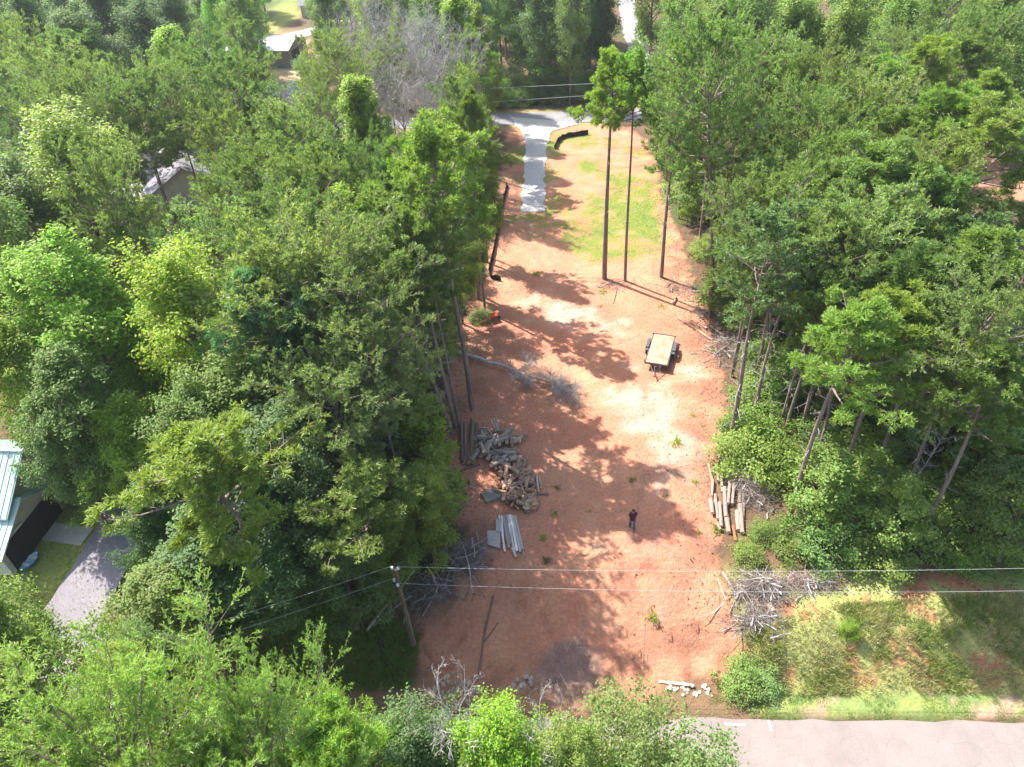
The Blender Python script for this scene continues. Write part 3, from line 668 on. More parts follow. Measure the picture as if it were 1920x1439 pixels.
# right-hand wood with leaning trunks
B('vslim', 1368, 835, 1462, 400, 3.6, 'olive', 'pine leaning right at the clearing edge beyond the pale logs', 1)
B('vslim', 1398, 620, 1440, 330, 3.2, 'olive', 'pine with tangle of dead grey branches right of the trailer', 2)
B('loblolly', 1466, 832, 1560, 500, 2.6, 'pine', 'straight pine two trunks right of the clearing edge', 1)
B('loblolly', 1480, 968, 1620, 560, 3.6, 'pine2', 'nearest leaning pine right of the pale log stack', 2, tint=1.05)
B('loblolly', 1567, 935, 1700, 545, 3.2, 'pine2', 'second leaning pine from the pale log stack', 3)
B('loblolly', 1636, 905, 1775, 480, 3.8, 'pine', 'third leaning pine with reddish trunk from the pale log stack', 0)
B('virginia', 1840, 700, 1885, 420, 3.6, 'olive', 'feathery pine near the right border beyond the dead snag', 0)
B('snag', 1812, 905, 1850, 560, 2.8, 'grey', 'vine-hung dead snag with drooping grey branches near right border', 0)
B('snag', 1700, 938, 1772, 800, 1.2, 'grey', 'short broken snag leaning right under the third pine', 1, tint=.9)
B('snag', 1440, 660, 1452, 480, 2.2, 'grey', 'dead grey snag among shrubs right of the trailer', 1)
B('snag', 1765, 560, 1830, 395, 2.2, 'grey', 'grey dead snag high on the right slope', 0)
for i, (bx, by, tx, ty, R, c, lb) in enumerate([(1412, 792, 1500, 430, 2.8, 'olive', 'thin pine just right of the clearing-edge pine beyond the pale logs'), (1532, 862, 1612, 505, 2.4, 'olive2', 'thin pine standing between the first and second leaning pines'), (1602, 800, 1690, 440, 2.8, 'olive', 'thin pine behind the second leaning pine'),
        (1690, 835, 1795, 470, 2.8, 'olive2', 'thin pine right of the third leaning pine, mid right wood'), (1735, 770, 1835, 410, 2.8, 'olive', 'thin pine above the short broken snag'), (1348, 520, 1372, 190, 2.8, 'olive2', 'thin pine just right of the largest feathery pine at the edge'), (1312, 450, 1332, 170, 2.6, 'olive', 'thin pine behind the trio at the right clearing edge'),
        (1272, 410, 1290, 150, 2.6, 'olive2', 'thin pine at the clearing edge beside the upper grass'), (1402, 560, 1440, 260, 2.6, 'olive', 'thin pine two rows into the wood right of the trailer'), (1500, 700, 1575, 360, 2.8, 'olive2', 'thin pine deep in the right wood level with the trailer'), (835, 690, 745, 330, 2.4, 'olive', 'thin pine at the butt end of the fallen tree'), (822, 760, 725, 380, 2.6, 'olive2', 'thin pine left of the lone clearing pine foot'),
        (886, 470, 850, 150, 2.2, 'olive', 'thin pine beside the long silt fence, left edge')]):
    B('vslim', bx, by, tx, ty, R, c, lb, i)
B('virginia', 765, 962, 690, 610, 4.0, 'olive2', 'feathery pine standing in the shade left of the white boards', 3)
B('virginia', 700, 1005, 590, 690, 4.0, 'olive', 'feathery pine up-left of the utility pole in the dark wood', 0)
B('loblolly', 912, 330, 878, 60, 3.2, 'pine2', 'tall pine left of the gravel driveway end, below the yellow-green tree', 1)
B('loblolly', 900, 372, 862, 110, 3.2, 'pine', 'tall pine beside the upper end of the long silt fence', 3)
# left: large crowns
T('dense', 105, 262, 19, 6.4, 'green2', 'huge light green round tree at the left border above the lime trees', rank=0, tint=1.1)
T('dense', 20, 330, 17, 4.6, 'green', 'leafy tree cut by the left border below the feathery pines', rank=1)
T('broad', 110, 498, 17, 5.0, 'lime2', 'broad lime green tree near the left border above the green roof', rank=0)
T('broad', 25, 520, 16, 4.0, 'lime2', 'lime green tree cut by the left border above the green roof', rank=2)
T('broad', 325, 520, 17, 4.6, 'lime', 'brightest yellow-green tree in the left middle of the wood', rank=1)
T('broad', 8, 640, 13, 3.6, 'lime2', 'lime tree cut by the left border just above the green roof', rank=3)
T('upright', 225, 560, 14, 3.0, 'lime2', 'upright lime tree between the two big yellow-green crowns', rank=1)
T('broad', 235, 770, 10, 3.0, 'lime2', 'small lime tree right behind the round-tufted leaning pine', rank=3)
T('broad', 90, 700, 13, 3.8, 'green', 'leafy tree hanging over the green metal roof', rank=3)
T('broad', 150, 800, 9.5, 3.0, 'green', 'low leafy tree between green roof and asphalt driveway', rank=0)
T('upright', 314, 70, 18, 4.4, 'lime2', 'yellow-green tree just below the parked pickup', rank=0)
T('upright', 462, 178, 17, 2.7, 'lime2', 'small bright lime tree left of the shingled grey roof', rank=1)
T('upright', 672, 163, 18, 3.9, 'lime2', 'bright lime tree in front of the grey leafless trees', rank=0)
T('upright', 640, 388, 17, 3.2, 'lime', 'yellow-green tree behind the big feathery pine, left of the clearing', rank=1)
T('dense', 577, 118, 13, 2.8, 'dark2', 'compact dark green tree right of the shingled grey roof', rank=1, tint=1.3)
T('upright', 690, 210, 16, 2.6, 'lime2', 'small lime tree on the right shoulder of the bright lime tree', rank=1)
B('upright', 905, 298, 850, 12, 4.0, 'lime2', 'tall yellow-green tree at top, right of the leafless grove', 0, hmin=18, hmax=23)
B('upright', 920, 262, 896, 30, 2.8, 'green2', 'fresh green tree right of the tall yellow-green one at top', 1, hmin=16, hmax=22)
B('broad', 895, 392, 872, 150, 2.2, 'green2', 'fresh green tree at the clearing edge left of the gravel driveway end', 1, hmin=16, hmax=22)
for i, (tx, ty, h, R, c) in enumerate([(240, 165, 19, 4.6, 'olive2'), (150, 150, 19, 4.5, 'olive'), (60, 100, 19, 5, 'olive2'), (90, 185, 18, 4.6, 'olive2'), (190, 205, 18, 4.2, 'olive'), (20, 175, 18, 4.4, 'olive'),
        (400, 118, 20, 4.4, 'olive2'), (470, 130, 18, 3.8, 'olive'), (345, 110, 19, 4.0, 'olive'), (300, 150, 19, 4, 'olive'), (540, 240, 18, 4.4, 'olive'), (565, 320, 18, 4.6, 'olive2'), (480, 290, 16, 4.0, 'olive2'), (420, 330, 14, 3.6, 'olive2'), (610, 290, 17, 3.8, 'olive'),
        (500, 370, 17, 4.6, 'olive'), (420, 420, 16, 4.6, 'olive2'), (560, 400, 17, 3.8, 'olive'), (345, 460, 14, 3.8, 'olive'), (480, 470, 17, 4.4, 'olive'), (560, 470, 19, 5.0, 'olive2'), (690, 300, 17, 3.4, 'olive'), (745, 320, 17, 3.4, 'olive'), (520, 560, 16, 4.4, 'olive'), (720, 90, 16, 3.6, 'olive'), (660, 110, 15, 3.4, 'olive'), (600, 190, 15, 3.2, 'olive')]):
    T('virginia', tx, ty, h, R, c, rank=i)
T('loblolly', 480, 500, 19, 3.4, 'bluepine', 'bluish tufted pine behind the big feathery pine in the left wood', rank=2)
T('loblolly', 760, 270, 20, 3.4, 'pine2', rank=3)
T('loblolly', 700, 350, 18, 3.4, 'pine2', rank=2)
# the leafless grove at the upper left
for i, (tx, ty, h, R) in enumerate([(700, 45, 17, 4.4), (640, 70, 15, 3.4), (760, 60, 17, 4.2), (830, 85, 17, 4.0), (780, 105, 16, 4.2), (700, 115, 15, 4.2), (870, 110, 17, 3.2), (820, 150, 15, 3.6), (750, 170, 14, 3.8), (560, 205, 13, 3.4), (690, 150, 14, 3.2), (800, 200, 13, 3.0), (600, 130, 14, 2.6)]):
    T('bare', tx, ty, h, R, 'grey', rank=i, tint=1.05)
# ivy-clad and dark trees around the shed
T('column', 385, -40, 20, 2.0, 'dark2', 'ivy-clad column of a tree between side street and shed', base=(415, 138), tint=1.7)
T('dense', 470, -55, 19, 3.6, 'dark2', 'tall dark tree standing before the left half of the shed', base=(478, 140), rank=0, tint=1.3)
T('dense', 440, -30, 17, 2.6, 'dark2', 'dark tree directly right of the ivy-clad column', rank=1, tint=1.3)
T('dense', 600, -25, 15, 4.0, 'green', 'green tree overhanging the white driveway right of the lawn', rank=1)
for i, (tx, ty, h, R, c) in enumerate([(40, 10, 19, 5.5, 'dark2'), (130, 30, 19, 5, 'dark2'), (190, -10, 20, 5.5, 'dark'), (250, 20, 19, 5, 'dark'), (300, -20, 19, 5, 'dark'), (110, -40, 20, 6, 'dark2'), (30, -50, 20, 6, 'dark')]):
    T('dense', tx, ty, h, R, c, rank=i, tint=1.15)
# beyond the far road
for i, (x, y, h, R, c, k) in enumerate([(-3, 133, 19, 4.2, 'dark2', 'dense'), (6, 135, 21, 4.6, 'dark', 'dense'), (14, 133, 21, 4.4, 'dark', 'dense'), (19.5, 138, 21, 3.6, 'dark', 'dense'), (1, 142, 22, 5, 'dark2', 'broad'), (11, 143, 23, 5, 'dark', 'dense'), (18, 144, 22, 5, 'dark', 'dense'),
        (-11, 131, 18, 4.2, 'dark2', 'broad'), (40, 137, 21, 5.0, 'green', 'dense'), (47, 128, 20, 5, 'green', 'broad'), (36, 146, 22, 6, 'dark2', 'dense')]):
    tree(k, x, y, h, R, c, rank=i, tint=1.15)
for i in range(34):
    tree('shrub', -8 + (i % 12) * 3.0 + (i // 12) * 1.2, 123.2 + (i // 12) * 4.2 + (i * 7 % 3) * .9, 3.2 + (i * 5 % 4) * .8, 2.1, ['dark2', 'green', 'dark2'][i % 3], rank=i, tint=1.1)
# right-hand wood, upper part
for i, (k, tx, ty, h, R, c) in enumerate([('virginia', 1480, 115, 19, 4.6, 'olive2'), ('virginia', 1560, 128, 19, 4.4, 'olive'), ('virginia', 1415, 110, 19, 3.8, 'olive'), ('loblolly', 1665, 110, 20, 4.2, 'pine2'), ('loblolly', 1745, 70, 20, 4.2, 'pine2'), ('loblolly', 1820, 60, 19, 4, 'pine'), ('loblolly', 1890, 130, 20, 4.2, 'pine2'),
        ('broad', 1500, 20, 20, 5.5, 'green2'), ('broad', 1590, 30, 20, 5.5, 'green2'), ('broad', 1410, 25, 20, 5, 'green'), ('broad', 1340, 20, 20, 4.6, 'green'), ('dense', 1285, 25, 19, 4.4, 'green'), ('virginia', 1850, 40, 19, 4.6, 'olive'), ('broad', 1700, 15, 18, 4.5, 'green2'), ('virginia', 1790, -10, 19, 4.4, 'olive'), ('broad', 1880, -20, 19, 5, 'green2'),
        ('virginia', 1640, 170, 19, 4.4, 'olive2'), ('virginia', 1530, 200, 18, 4.6, 'olive2'), ('virginia', 1450, 200, 17, 3.6, 'olive'), ('loblolly', 1790, 170, 20, 4.2, 'pine2'), ('loblolly', 1720, 200, 19, 4.0, 'pine'), ('loblolly', 1880, 205, 21, 4.6, 'pine2'), ('virginia', 1590, 255, 18, 3.6, 'olive'),
        ('loblolly', 1640, 265, 20, 4.6, 'pine2'), ('loblolly', 1560, 310, 18, 3.6, 'pine2'), ('virginia', 1720, 300, 18, 4, 'olive2'), ('virginia', 1500, 340, 18, 4.4, 'olive2'), ('virginia', 1440, 350, 17, 3.4, 'olive'), ('virginia', 1620, 400, 18, 4.6, 'olive2'), ('loblolly', 1700, 380, 18, 3.6, 'pine'), ('loblolly', 1860, 420, 19, 4.0, 'pine2'), ('loblolly', 1800, 330, 18, 3.6, 'pine2'),
        ('virginia', 1560, 430, 17, 3.6, 'olive2'), ('virginia', 1860, 560, 17, 3.8, 'olive'), ('loblolly', 1900, 640, 16, 3.2, 'pine'), ('broad', 1900, 860, 8, 3.4, 'green'), ('broad', 1880, 720, 9, 3.6, 'dark2'), ('virginia', 1420, 470, 12, 2.6, 'olive2')]):
    T(k, tx, ty, h, R, c, rank=i)
# middle left shade
for i, (k, tx, ty, h, R, c) in enumerate([('broad', 500, 700, 12, 4.4, 'green'), ('broad', 420, 700, 13, 4.0, 'green'), ('broad', 560, 780, 12, 4.0, 'dark2'), ('dense', 480, 830, 11, 4.0, 'dark2'), ('broad', 600, 900, 10, 3.4, 'dark2'), ('dense', 420, 960, 9, 3.6, 'dark2'), ('broad', 330, 1000, 9, 3.4, 'green'), ('broad', 500, 980, 8, 3.2, 'dark2'), ('broad', 640, 980, 8, 3.0, 'dark2'),
        ('broad', 360, 760, 12, 3.6, 'green'), ('broad', 825, 490, 9, 2.4, 'green'), ('broad', 790, 580, 8, 2.6, 'green2'), ('broad', 750, 660, 8, 2.6, 'green2'), ('broad', 850, 430, 10, 2.4, 'green2'), ('upright', 878, 330, 13, 2.0, 'green'), ('upright', 895, 235, 15, 2.2, 'green'), ('broad', 700, 700, 10, 3.2, 'dark2'), ('broad', 640, 780, 9, 3.0, 'dark2'), ('dense', 300, 930, 8, 2.4, 'dark2')]):
    T(k, tx, ty, h, R, c, rank=i)
T('sapling', 800, 768, 8, 2.2, 'lime2', 'tall yellow-green sapling left of the log pile', rank=0)
T('sapling', 820, 850, 6.5, 2.0, 'green2', 'green sapling below the yellow-green one by the log pile', rank=1)
T('loblolly', 690, 862, 12, 3.4, 'pine2', 'low bushy pine above the lumber heap in the left wood', rank=1, tint=.9)
T('broad', 800, 890, 8, 2.4, 'green2', 'leafy tree just left of the stacked white boards', rank=1)
T('broad', 715, 945, 8, 2.4, 'green', 'leafy tree above the utility pole top', rank=0)
# foreground crowns
T('near_broad', 15, 1105, 16, 3.2, 'green2', 'leafy tree in the lower left corner below the canoe', tint=1.05)
T('near_broad', 235, 1195, 11, 2.4, 'green2', 'leafy tree covering the lower end of the asphalt driveway', tint=1.05)
T('near_broad', 300, 1130, 10, 2.6, 'green', 'leafy tree at the left end of the power lines')
T('near_broad', 80, 1230, 15, 3.4, 'green2', 'leafy tree lowest at the left border')
T('near_virginia', 320, 1225, 17, 5.4, 'vgreen', 'big feathery pine at the bottom border, left of the rounded pine', tint=1.35)
T('near_virginia', 520, 1280, 16, 3.4, 'vgreen', 'feathery pine crown squeezed between two bottom-border pines', tint=1.3)
T('near_loblolly', 665, 1232, 16, 3.5, 'pine2', 'rounded bright green pine at the bottom border', tint=1.3)
T('near_broad', 965, 1275, 13, 2.8, 'lime2', 'yellow-green leafy crown at the bottom edge, below the stones')
T('near_broad', 795, 1300, 12, 2.8, 'dark2', 'dark leafy crown at the bottom border beside leafless branches')
T('near_broad', 1062, 1310, 12, 2.2, 'green2', 'narrow green crown between lime crown and vine thicket at bottom')
T('kudzu', 1172, 1222, 12, 3.3, 'kud', 'vine thicket at the bottom edge beside the road marking')
T('kudzu', 1275, 1290, 11.5, 3.4, 'kud', 'vine thicket touching the near road at the bottom border')
T('kudzu', 1110, 1350, 12, 2.8, 'kud', 'vine thicket lowest in the middle of the bottom border')
T('kudzu', 1000, 1370, 11, 2.6, 'green', 'green thicket beneath the yellow-green bottom crown')
T('kudzu', 880, 1380, 10, 2.6, 'green', 'green thicket under the leafless grey tree at the bottom border')
T('kudzu', 735, 1345, 11, 2.4, 'dark2', 'dark thicket right of the rounded pine at the bottom border')
T('near_bare', 850, 1310, 13, 2.2, 'grey', 'leafless grey tree at the bottom border left of the lime crown', tint=1.3)
T('near_bare', 1000, 1345, 12, 1.8, 'grey', 'bleached leafless branches poking through the bottom thicket', tint=1.5)

# ------------------------------------------------------------------ filling the wood between them
CLEAR = [LOT, [(950, 198), (1150, 205), (1150, 250), (950, 250)], [(1350, 1180), (1500, 1140), (1930, 1110), (1930, 1445), (1350, 1445)], [(905, 1240), (1350, 1240), (1350, 1300), (905, 1340)],
         [(0, 825), (45, 830), (60, 925), (150, 965), (250, 975), (232, 1060), (140, 1150), (60, 1100), (0, 1090)],
         [(345, 66), (400, 66), (400, 100), (365, 100)], [(470, 72), (562, 70), (572, 126), (500, 126)], [(498, 142), (542, 142), (535, 188), (500, 182)], [(507, 0), (556, 0), (550, 30), (640, 40), (670, 30), (668, 45), (560, 72), (507, 62)],
         [(1158, 0), (1182, 0), (1192, 60), (1208, 100), (1185, 100), (1165, 50)], [(250, 272), (345, 270), (345, 345), (250, 372)]]
CLEARN = [np.array(c, float) for c in CLEAR]
def blocked(x, y, h, R, only=None):
    xs = []; ys = []; zs = []
    for k, rr in ((1, .2), (.85, .8), (.6, .9), (.35, .4), (.02, .1)):
        for a in (-1, 0, 1): xs.append(x + a * R * rr); ys.append(y); zs.append(h * k)
    px, py = pr(xs, ys, zs)
    for P in CLEARN:
        if inpoly(P, px, py).any(): return True
    return False
def off_roads(x, y, R):
    if road_edge(x) - 6.0 < y < road_edge(x) + 3: return False
    if abs(y - ROADFAR(x)) < 4.0: return False
    if inpoly(W_LOT, np.array([x]), np.array([y]))[0]: return False
    return True
rf = random.Random(11)
def far_enough(x, y, R, k=.62):
    for (a, b, r, h, kd) in TREES:
        if kd in ('shrub',): continue
        if (a - x) ** 2 + (b - y) ** 2 < (k * (R + r)) ** 2: return False
    return True
NFILL = 0
y = 20.0
while y < 262:
    sp = 6.2 + y / 42.0
    half = 0.80 * math.hypot(y, 38) * .95 + 8
    x = -half * (1.12) + rf.uniform(0, sp)
    while x < half * .95:
        X = x + rf.uniform(-.4, .4) * sp; Yy = y + rf.uniform(-.4, .4) * sp
        R = rf.uniform(3.3, 4.8) * (1 + max(0, y - 120) / 300); h = rf.uniform(15, 20)
        x += sp
        qx, qy = pr(X, Yy, h * .85)
        if not (-110 < qx < 2030 and qy > -90) or Yy < road_edge(X) + 3: continue
        if not off_roads(X, Yy, R): continue
        fx_, fy_ = pr(X, Yy, 0)
        if fx_ > 1340 and fy_ > 560 and not (fx_ > 1840 and fy_ < 760): continue
        if not far_enough(X, Yy, R): continue
        if blocked(X, Yy, h, R):
            h *= .6; R *= .6
            if blocked(X, Yy, h, R): continue
        u = rf.random(); right = qx > 1150
        if qy < 60: kind, col = ('dense', rf.choice(['dark2', 'green', 'green'])) if u < .6 else ('broad', rf.choice(['green2', 'green', 'dark2']))
        elif right: kind, col = ('virginia', rf.choice(['olive', 'olive2'])) if u < .48 else (('loblolly', rf.choice(['pine', 'pine2'])) if u < .82 else ('broad', rf.choice(['green', 'green2'])))
        elif qy > 620: kind, col = ('broad', rf.choice(['green', 'dark2', 'green'])) if u < .75 else ('virginia', 'olive')
        else: kind, col = ('virginia', rf.choice(['olive', 'olive2'])) if u < .6 else (('broad', rf.choice(['green', 'green2'])) if u < .85 else ('loblolly', 'pine'))
        tree(kind, X, Yy, h, R, col, rng=rf, tint=1.08); NFILL += 1
    y += sp * .9
# understorey along the edges and under the pines
NS = 0
y = 22.0
while y < 100:
    sp = 2.3 if y < 62 else 3.4
    half = 0.80 * math.hypot(y, 38)
    x = -half * 1.1
    while x < half:
        X = x + rf.uniform(-.45, .45) * sp; Yy = y + rf.uniform(-.45, .45) * sp; x += sp
        if Yy < road_edge(X) + (6.3 if X > 10 else 3.4): continue
        qx, qy = pr(X, Yy, 2)
        if not (-40 < qx < 1970 and qy < 1300): continue
        dl = float(sdist(W_LOT, np.array([X]), np.array([Yy]))[0])
        if dl > -1.0: continue
        if y > 55 and dl < -9: continue
        if Yy > 108: continue
        right = X > 0
        if not right and qx < 380 and qy < 900: continue
        if right and qy > 1035: continue
        if right and qx < 1500 and qy > 930: continue
        if math.hypot(qx - 1405, (qy - 920) * .7) < 40: continue
        big = rf.random() < .30
        h = rf.uniform(2.0, 4.2) if not big else rf.uniform(4, 7.5); R = h * (.62 if not big else .36) * rf.uniform(.85, 1.2)
        if right and X > 16 and Yy < road_edge(X) + 8.5: h *= .6; R *= .7; big = False
        if big and blocked(X, Yy, h, R): big = False; h = 2.2; R = 1.5
        if not big and blocked(X, Yy, h, R * .8):
            h *= .5; R *= .5
            if blocked(X, Yy, h, R * .6): continue
        if any((a - X) ** 2 + (b - Yy) ** 2 < 1.2 for (a, b, r, hh, kd) in TREES): continue
        if rf.random() < (.12 if right else .25): continue
        tree('sapling' if big else 'shrub', X, Yy, h, R, rf.choice(['green', 'green2', 'green2', 'kud', 'green2', 'green'] if right else ['green', 'dark2', 'dark2', 'green']), rng=rf, tint=1.1); NS += 1
    y += sp * .9
print('fill', NFILL, 'shrubs', NS, 'all', len(RECS))

def S(px, py, h, R, col, label, rank=0, kind='shrub', tint=1.):
    p = atg(px, py); return tree(kind, p[0], p[1], h, R, col, label, rank=rank, tint=tint)
S(906, 600, 1.4, 1.25, 'green', 'round green bush behind the red wheelbarrow', 0)
S(1395, 1285, 1.5, 1.5, 'kud', 'tall grassy bush at the foot of the bank beside the verge', 1, tint=1.1)
S(1425, 1275, 1.1, 1.2, 'kud', 'lower bush touching the tall grassy bush on the verge', 3, tint=1.1)
S(1590, 1190, 1.3, .6, 'lime2', 'lone bright green seedling bush halfway up the grassy bank', 2)
S(1480, 1035, 1.6, 1.5, 'green', 'shrub just left of the cut stump above the brush pile', 1)
S(1402, 1048, 1.4, 1.1, 'green2', 'leafy shrub between pale log stack and brush pile', 2)
S(1436, 1005, 1.5, 1.1, 'kud', 'shrub immediately right of the pale log stack', 0)
S(1640, 1050, 2.8, 2.2, 'kud', 'rounded olive shrub over the upper power wire', 3, tint=1.1)
S(1700, 1010, 3.2, 2.4, 'olive2', 'widest olive shrub above the power wires at right', 1)
S(1570, 1020, 2.6, 1.6, 'green2', 'bright shrub dipping towards the upper power wire', 2)
# small weeds on the clay
WEEDS = [(1268, 830, .55, .55, 'lime2', 'largest yellow-green weed tuft on the pale clay below the trailer'), (1224, 1160, .6, .4, 'lime', 'bright weed clump low on the clay near the road cut'), (1217, 1137, .35, .25, 'lime', 'small weed just above the bright low clump'),
         (1185, 902, .4, .3, 'green', 'weed right of the heaped short logs, above the walking person'), (1303, 905, .4, .25, 'lime2', 'weed at the right clay edge level with the pale logs'), (1025, 1052, .6, .35, 'dark2', 'dark green weed below the white boards'),
         (1248, 930, .3, .25, 'green', 'tiny weed right of the walking person'), (1005, 515, .6, .5, 'lime2', 'pale green weed on clay left of the pine trio'), (1300, 780, .3, .25, 'lime2', 'small weed right of the pale clay patch'), (1318, 800, .25, .2, 'green', 'tiny weed nearest the right-hand wood below the trailer'),
         (1045, 915, .35, .3, 'green', 'weed touching the right side of the short logs'), (1040, 965, .3, .35, 'green', 'weed low at the right foot of the short log heap'), (1105, 960, .25, .2, 'green', 'tiny weed left of the walking person'), (1345, 995, .5, .45, 'lime2', 'yellowish weed at the foot of the pale log stack'),
         (1130, 548, .4, .5, 'lime2', 'yellowish weed below the left pine of the trio'), (1270, 890, .25, .2, 'lime2', 'smallest weed on the clay between the pale patch and pale logs'), (1310, 1000, .3, .22, 'lime2', 'weed on open clay left of the pale log stack foot'), (1018, 1010, .4, .3, 'lime2', 'weed right beside the white boards'),
         (1340, 660, .4, .5, 'lime2', 'weed on clay at right of the trailer by the wood'), (1240, 575, .3, .4, 'lime2', 'weed between trailer and right pine of the trio'), (1125, 575, .3, .3, 'green', 'weed beside the thin stick below the pine trio')]
for i, (px, py, h, R, c, lb) in enumerate(WEEDS):
    p = atg(px, py); o = tree('weed', p[0], p[1], h * 1.1, R * 1.3, c, lb, rank=i, tint=1.1); o['category'] = 'weed'; o['group'] = 'weeds dotted over the bare clay'; RECS.pop(); TREES.pop()

# ------------------------------------------------------------------ labels for the trees without one of their own
LM = [('the pickup', 355, 78), ('the grey shed', 520, 100), ('the shingled roof', 515, 165), ('the bright lawn', 535, 20), ('the leafless grove', 720, 110), ('the hidden grey roof', 300, 310), ('the gravel driveway', 1000, 320), ('the far road', 1060, 220),
      ('the clearing pine trio', 1180, 400), ('the trailer', 1240, 655), ('the wheelbarrow', 925, 598), ('the fallen tree', 950, 700), ('the log pile', 900, 840), ('the white boards', 960, 1000), ('the utility pole', 745, 1100), ('the green roof', 25, 930), ('the canoe', 55, 1058),
      ('the asphalt driveway', 200, 1040), ('the pale log stack', 1365, 940), ('the brush pile', 1430, 1110), ('the vine-hung snag', 1840, 760), ('the narrow far drive', 1180, 50), ('the curved silt fence', 1070, 262), ('the brightest lime tree', 330, 640), ('the third leaning pine', 1710, 700), ('the top right corner', 1910, 5), ('the top left corner', 5, 5), ('the grassy bank', 1650, 1220), ('the bottom rounded pine', 660, 1340)]
ORD = ['nearest', 'second-nearest', 'third-nearest', 'fourth-nearest', 'fifth-nearest', 'sixth-nearest', 'seventh-nearest', 'eighth-nearest', 'ninth-nearest', 'tenth-nearest', 'eleventh-nearest', 'twelfth-nearest', 'thirteenth-nearest', 'fourteenth-nearest', 'fifteenth-nearest', 'sixteenth-nearest', 'seventeenth-nearest', 'eighteenth-nearest', 'nineteenth-nearest', 'twentieth-nearest'] + ['farther'] * 300
bins = {}
for r in RECS:
    side = 'right-hand' if r['px'] > 1080 else 'left-hand'
    cat = r['o']['category']; r['o']['group'] = {'pine tree': 'pines of the %s wood', 'tree': 'broadleaf trees of the %s wood', 'dead tree': 'bare and dead trees of the %s wood', 'shrub': 'shrubs at the edge of the %s wood', 'sapling': 'saplings under the %s wood'}[cat] % side
    if r['label']: continue
    best = sorted(((r['px'] - a) ** 2 + (r['py'] - b) ** 2, i) for i, (n, a, b) in enumerate(LM))[0]
    n, a, b = LM[best[1]]; dx, dy = r['px'] - a, r['py'] - b
    dr = ('right of' if dx > 0 else 'left of') if abs(dx) > abs(dy) else ('below' if dy > 0 else 'above')
    bins.setdefault((r['col'], r['kind'], n, dr), []).append((best[0], r))
for (c, k, n, dr), lst in bins.items():
    lst.sort(key=lambda t: t[0])
    for i, (d, r) in enumerate(lst):
        r['o']['label'] = ('%s %s %s %s, %s' % (CN[c], KN[k], dr, n, (ORD[i] + ' one') if len(lst) > 1 else 'the only one')).replace('bare grey leafless', 'bare grey leafless')

# ------------------------------------------------------------------ houses
M_GREENR = mat('green_metal_roof', (.42, .56, .50), .45, .5, .08, 2)
M_SHING = mat('grey_shingles', (.25, .24, .27), .9, .2, .2, 6, .01, 40)
M_SHEDR = mat('pale_metal_roof', (.62, .64, .68), .4, .5, .06, 2)
M_WALLG = mat('grey_siding', (.22, .21, .20), .8, .3, .12, 2)
M_WALLW = mat('cream_siding', (.55, .52, .46), .8, .3, .1, 2)
M_GLASS = mat('dark_glass', (.03, .035, .04), .15, .6, .1, 1)
M_SHADE = mat('painted_shade', (.03, .03, .03), .9, .2, .1, 1)  # near-black colour standing in for shade at the gable ends

def gable(name, c, L, W, hw, hr, ang, mw, mr, label, cat, ribs=0, over=.5, windows=True, group=None, wallw=None):
    """house with ridge along its local x, L long, W wide, walls hw high, ridge hr above the walls"""
    root = empty(name, (c[0], c[1], tz(c[0], c[1])), ang); tag(root, label, cat, group)
    t = .18
    for sx in (-1, 1):
        mb = MB()                                                        # gable walls with their triangles
        x0, x1 = sorted((sx * L / 2, sx * (L / 2 - t)))
        V = [(x, y, z) for x in (x0, x1) for y, z in ((-W / 2, 0), (W / 2, 0), (W / 2, hw), (0, hw + hr), (-W / 2, hw))]
        mb.add(V, Q=[(0, 1, 6, 5), (1, 2, 7, 6), (2, 3, 8, 7), (3, 4, 9, 8), (4, 0, 5, 9)], T=[(0, 4, 3), (0, 3, 2), (0, 2, 1), (5, 8, 9), (5, 7, 8), (5, 6, 7)])
        mb.build('gable_wall', mw, root)
    for sy in (-1, 1):
        o = MB().box((0, sy * (W / 2 - t / 2), hw / 2), (L - 2 * t - .01, t - .01, hw)).build('side_wall', mw, root)
    sl = math.hypot(W / 2 + over, hr * (W / 2 + over) / (W / 2)); th = math.atan2(hr, W / 2)
    for sy in (-1, 1):
        y1 = sy * (W / 2 + over); z1 = hw - hr * over / (W / 2) + .02; zr = hw + hr + .02; xx = L / 2 + over
        V = [(-xx, 0, zr), (xx, 0, zr), (xx, y1, z1), (-xx, y1, z1), (-xx, 0, zr + .12), (xx, 0, zr + .12), (xx, y1, z1 + .12), (-xx, y1, z1 + .12)]
        m = MB().add(V, [(0, 1, 2, 3), (7, 6, 5, 4), (0, 4, 5, 1), (1, 5, 6, 2), (2, 6, 7, 3), (3, 7, 4, 0)])
        if ribs:
            n = int(2 * xx / ribs)
            for i in range(n + 1):
                x = -xx + i * ribs + .02; V = [(x, 0, zr + .121), (x + .04, 0, zr + .121), (x + .04, y1, z1 + .121), (x, y1, z1 + .121), (x, 0, zr + .165), (x + .04, 0, zr + .165), (x + .04, y1, z1 + .165), (x, y1, z1 + .165)]
                m.add(V, [(7, 6, 5, 4), (0, 4, 7, 3), (1, 2, 6, 5), (2, 3, 7, 6)])
        m.build('roof_slope', mr, root)
    MB().box((0, 0, hw + hr + .17), (L + 2 * over, .3, .06)).build('ridge_cap', mr, root)
    if windows:
        for sy in (-1, 1):
            for k in range(max(1, int(L / 4))):
                x = -L / 2 + (k + .5) * L / max(1, int(L / 4))
                f = MB().box((x, sy * (W / 2 + .02), hw * .58), (1.3, .08, 1.1)).build('window_frame', M_WHITE, root)
                MB().box((x, sy * (W / 2 + .055), hw * .58), (1.1, .05, .9)).build('pane', M_GLASS, f)
    return root

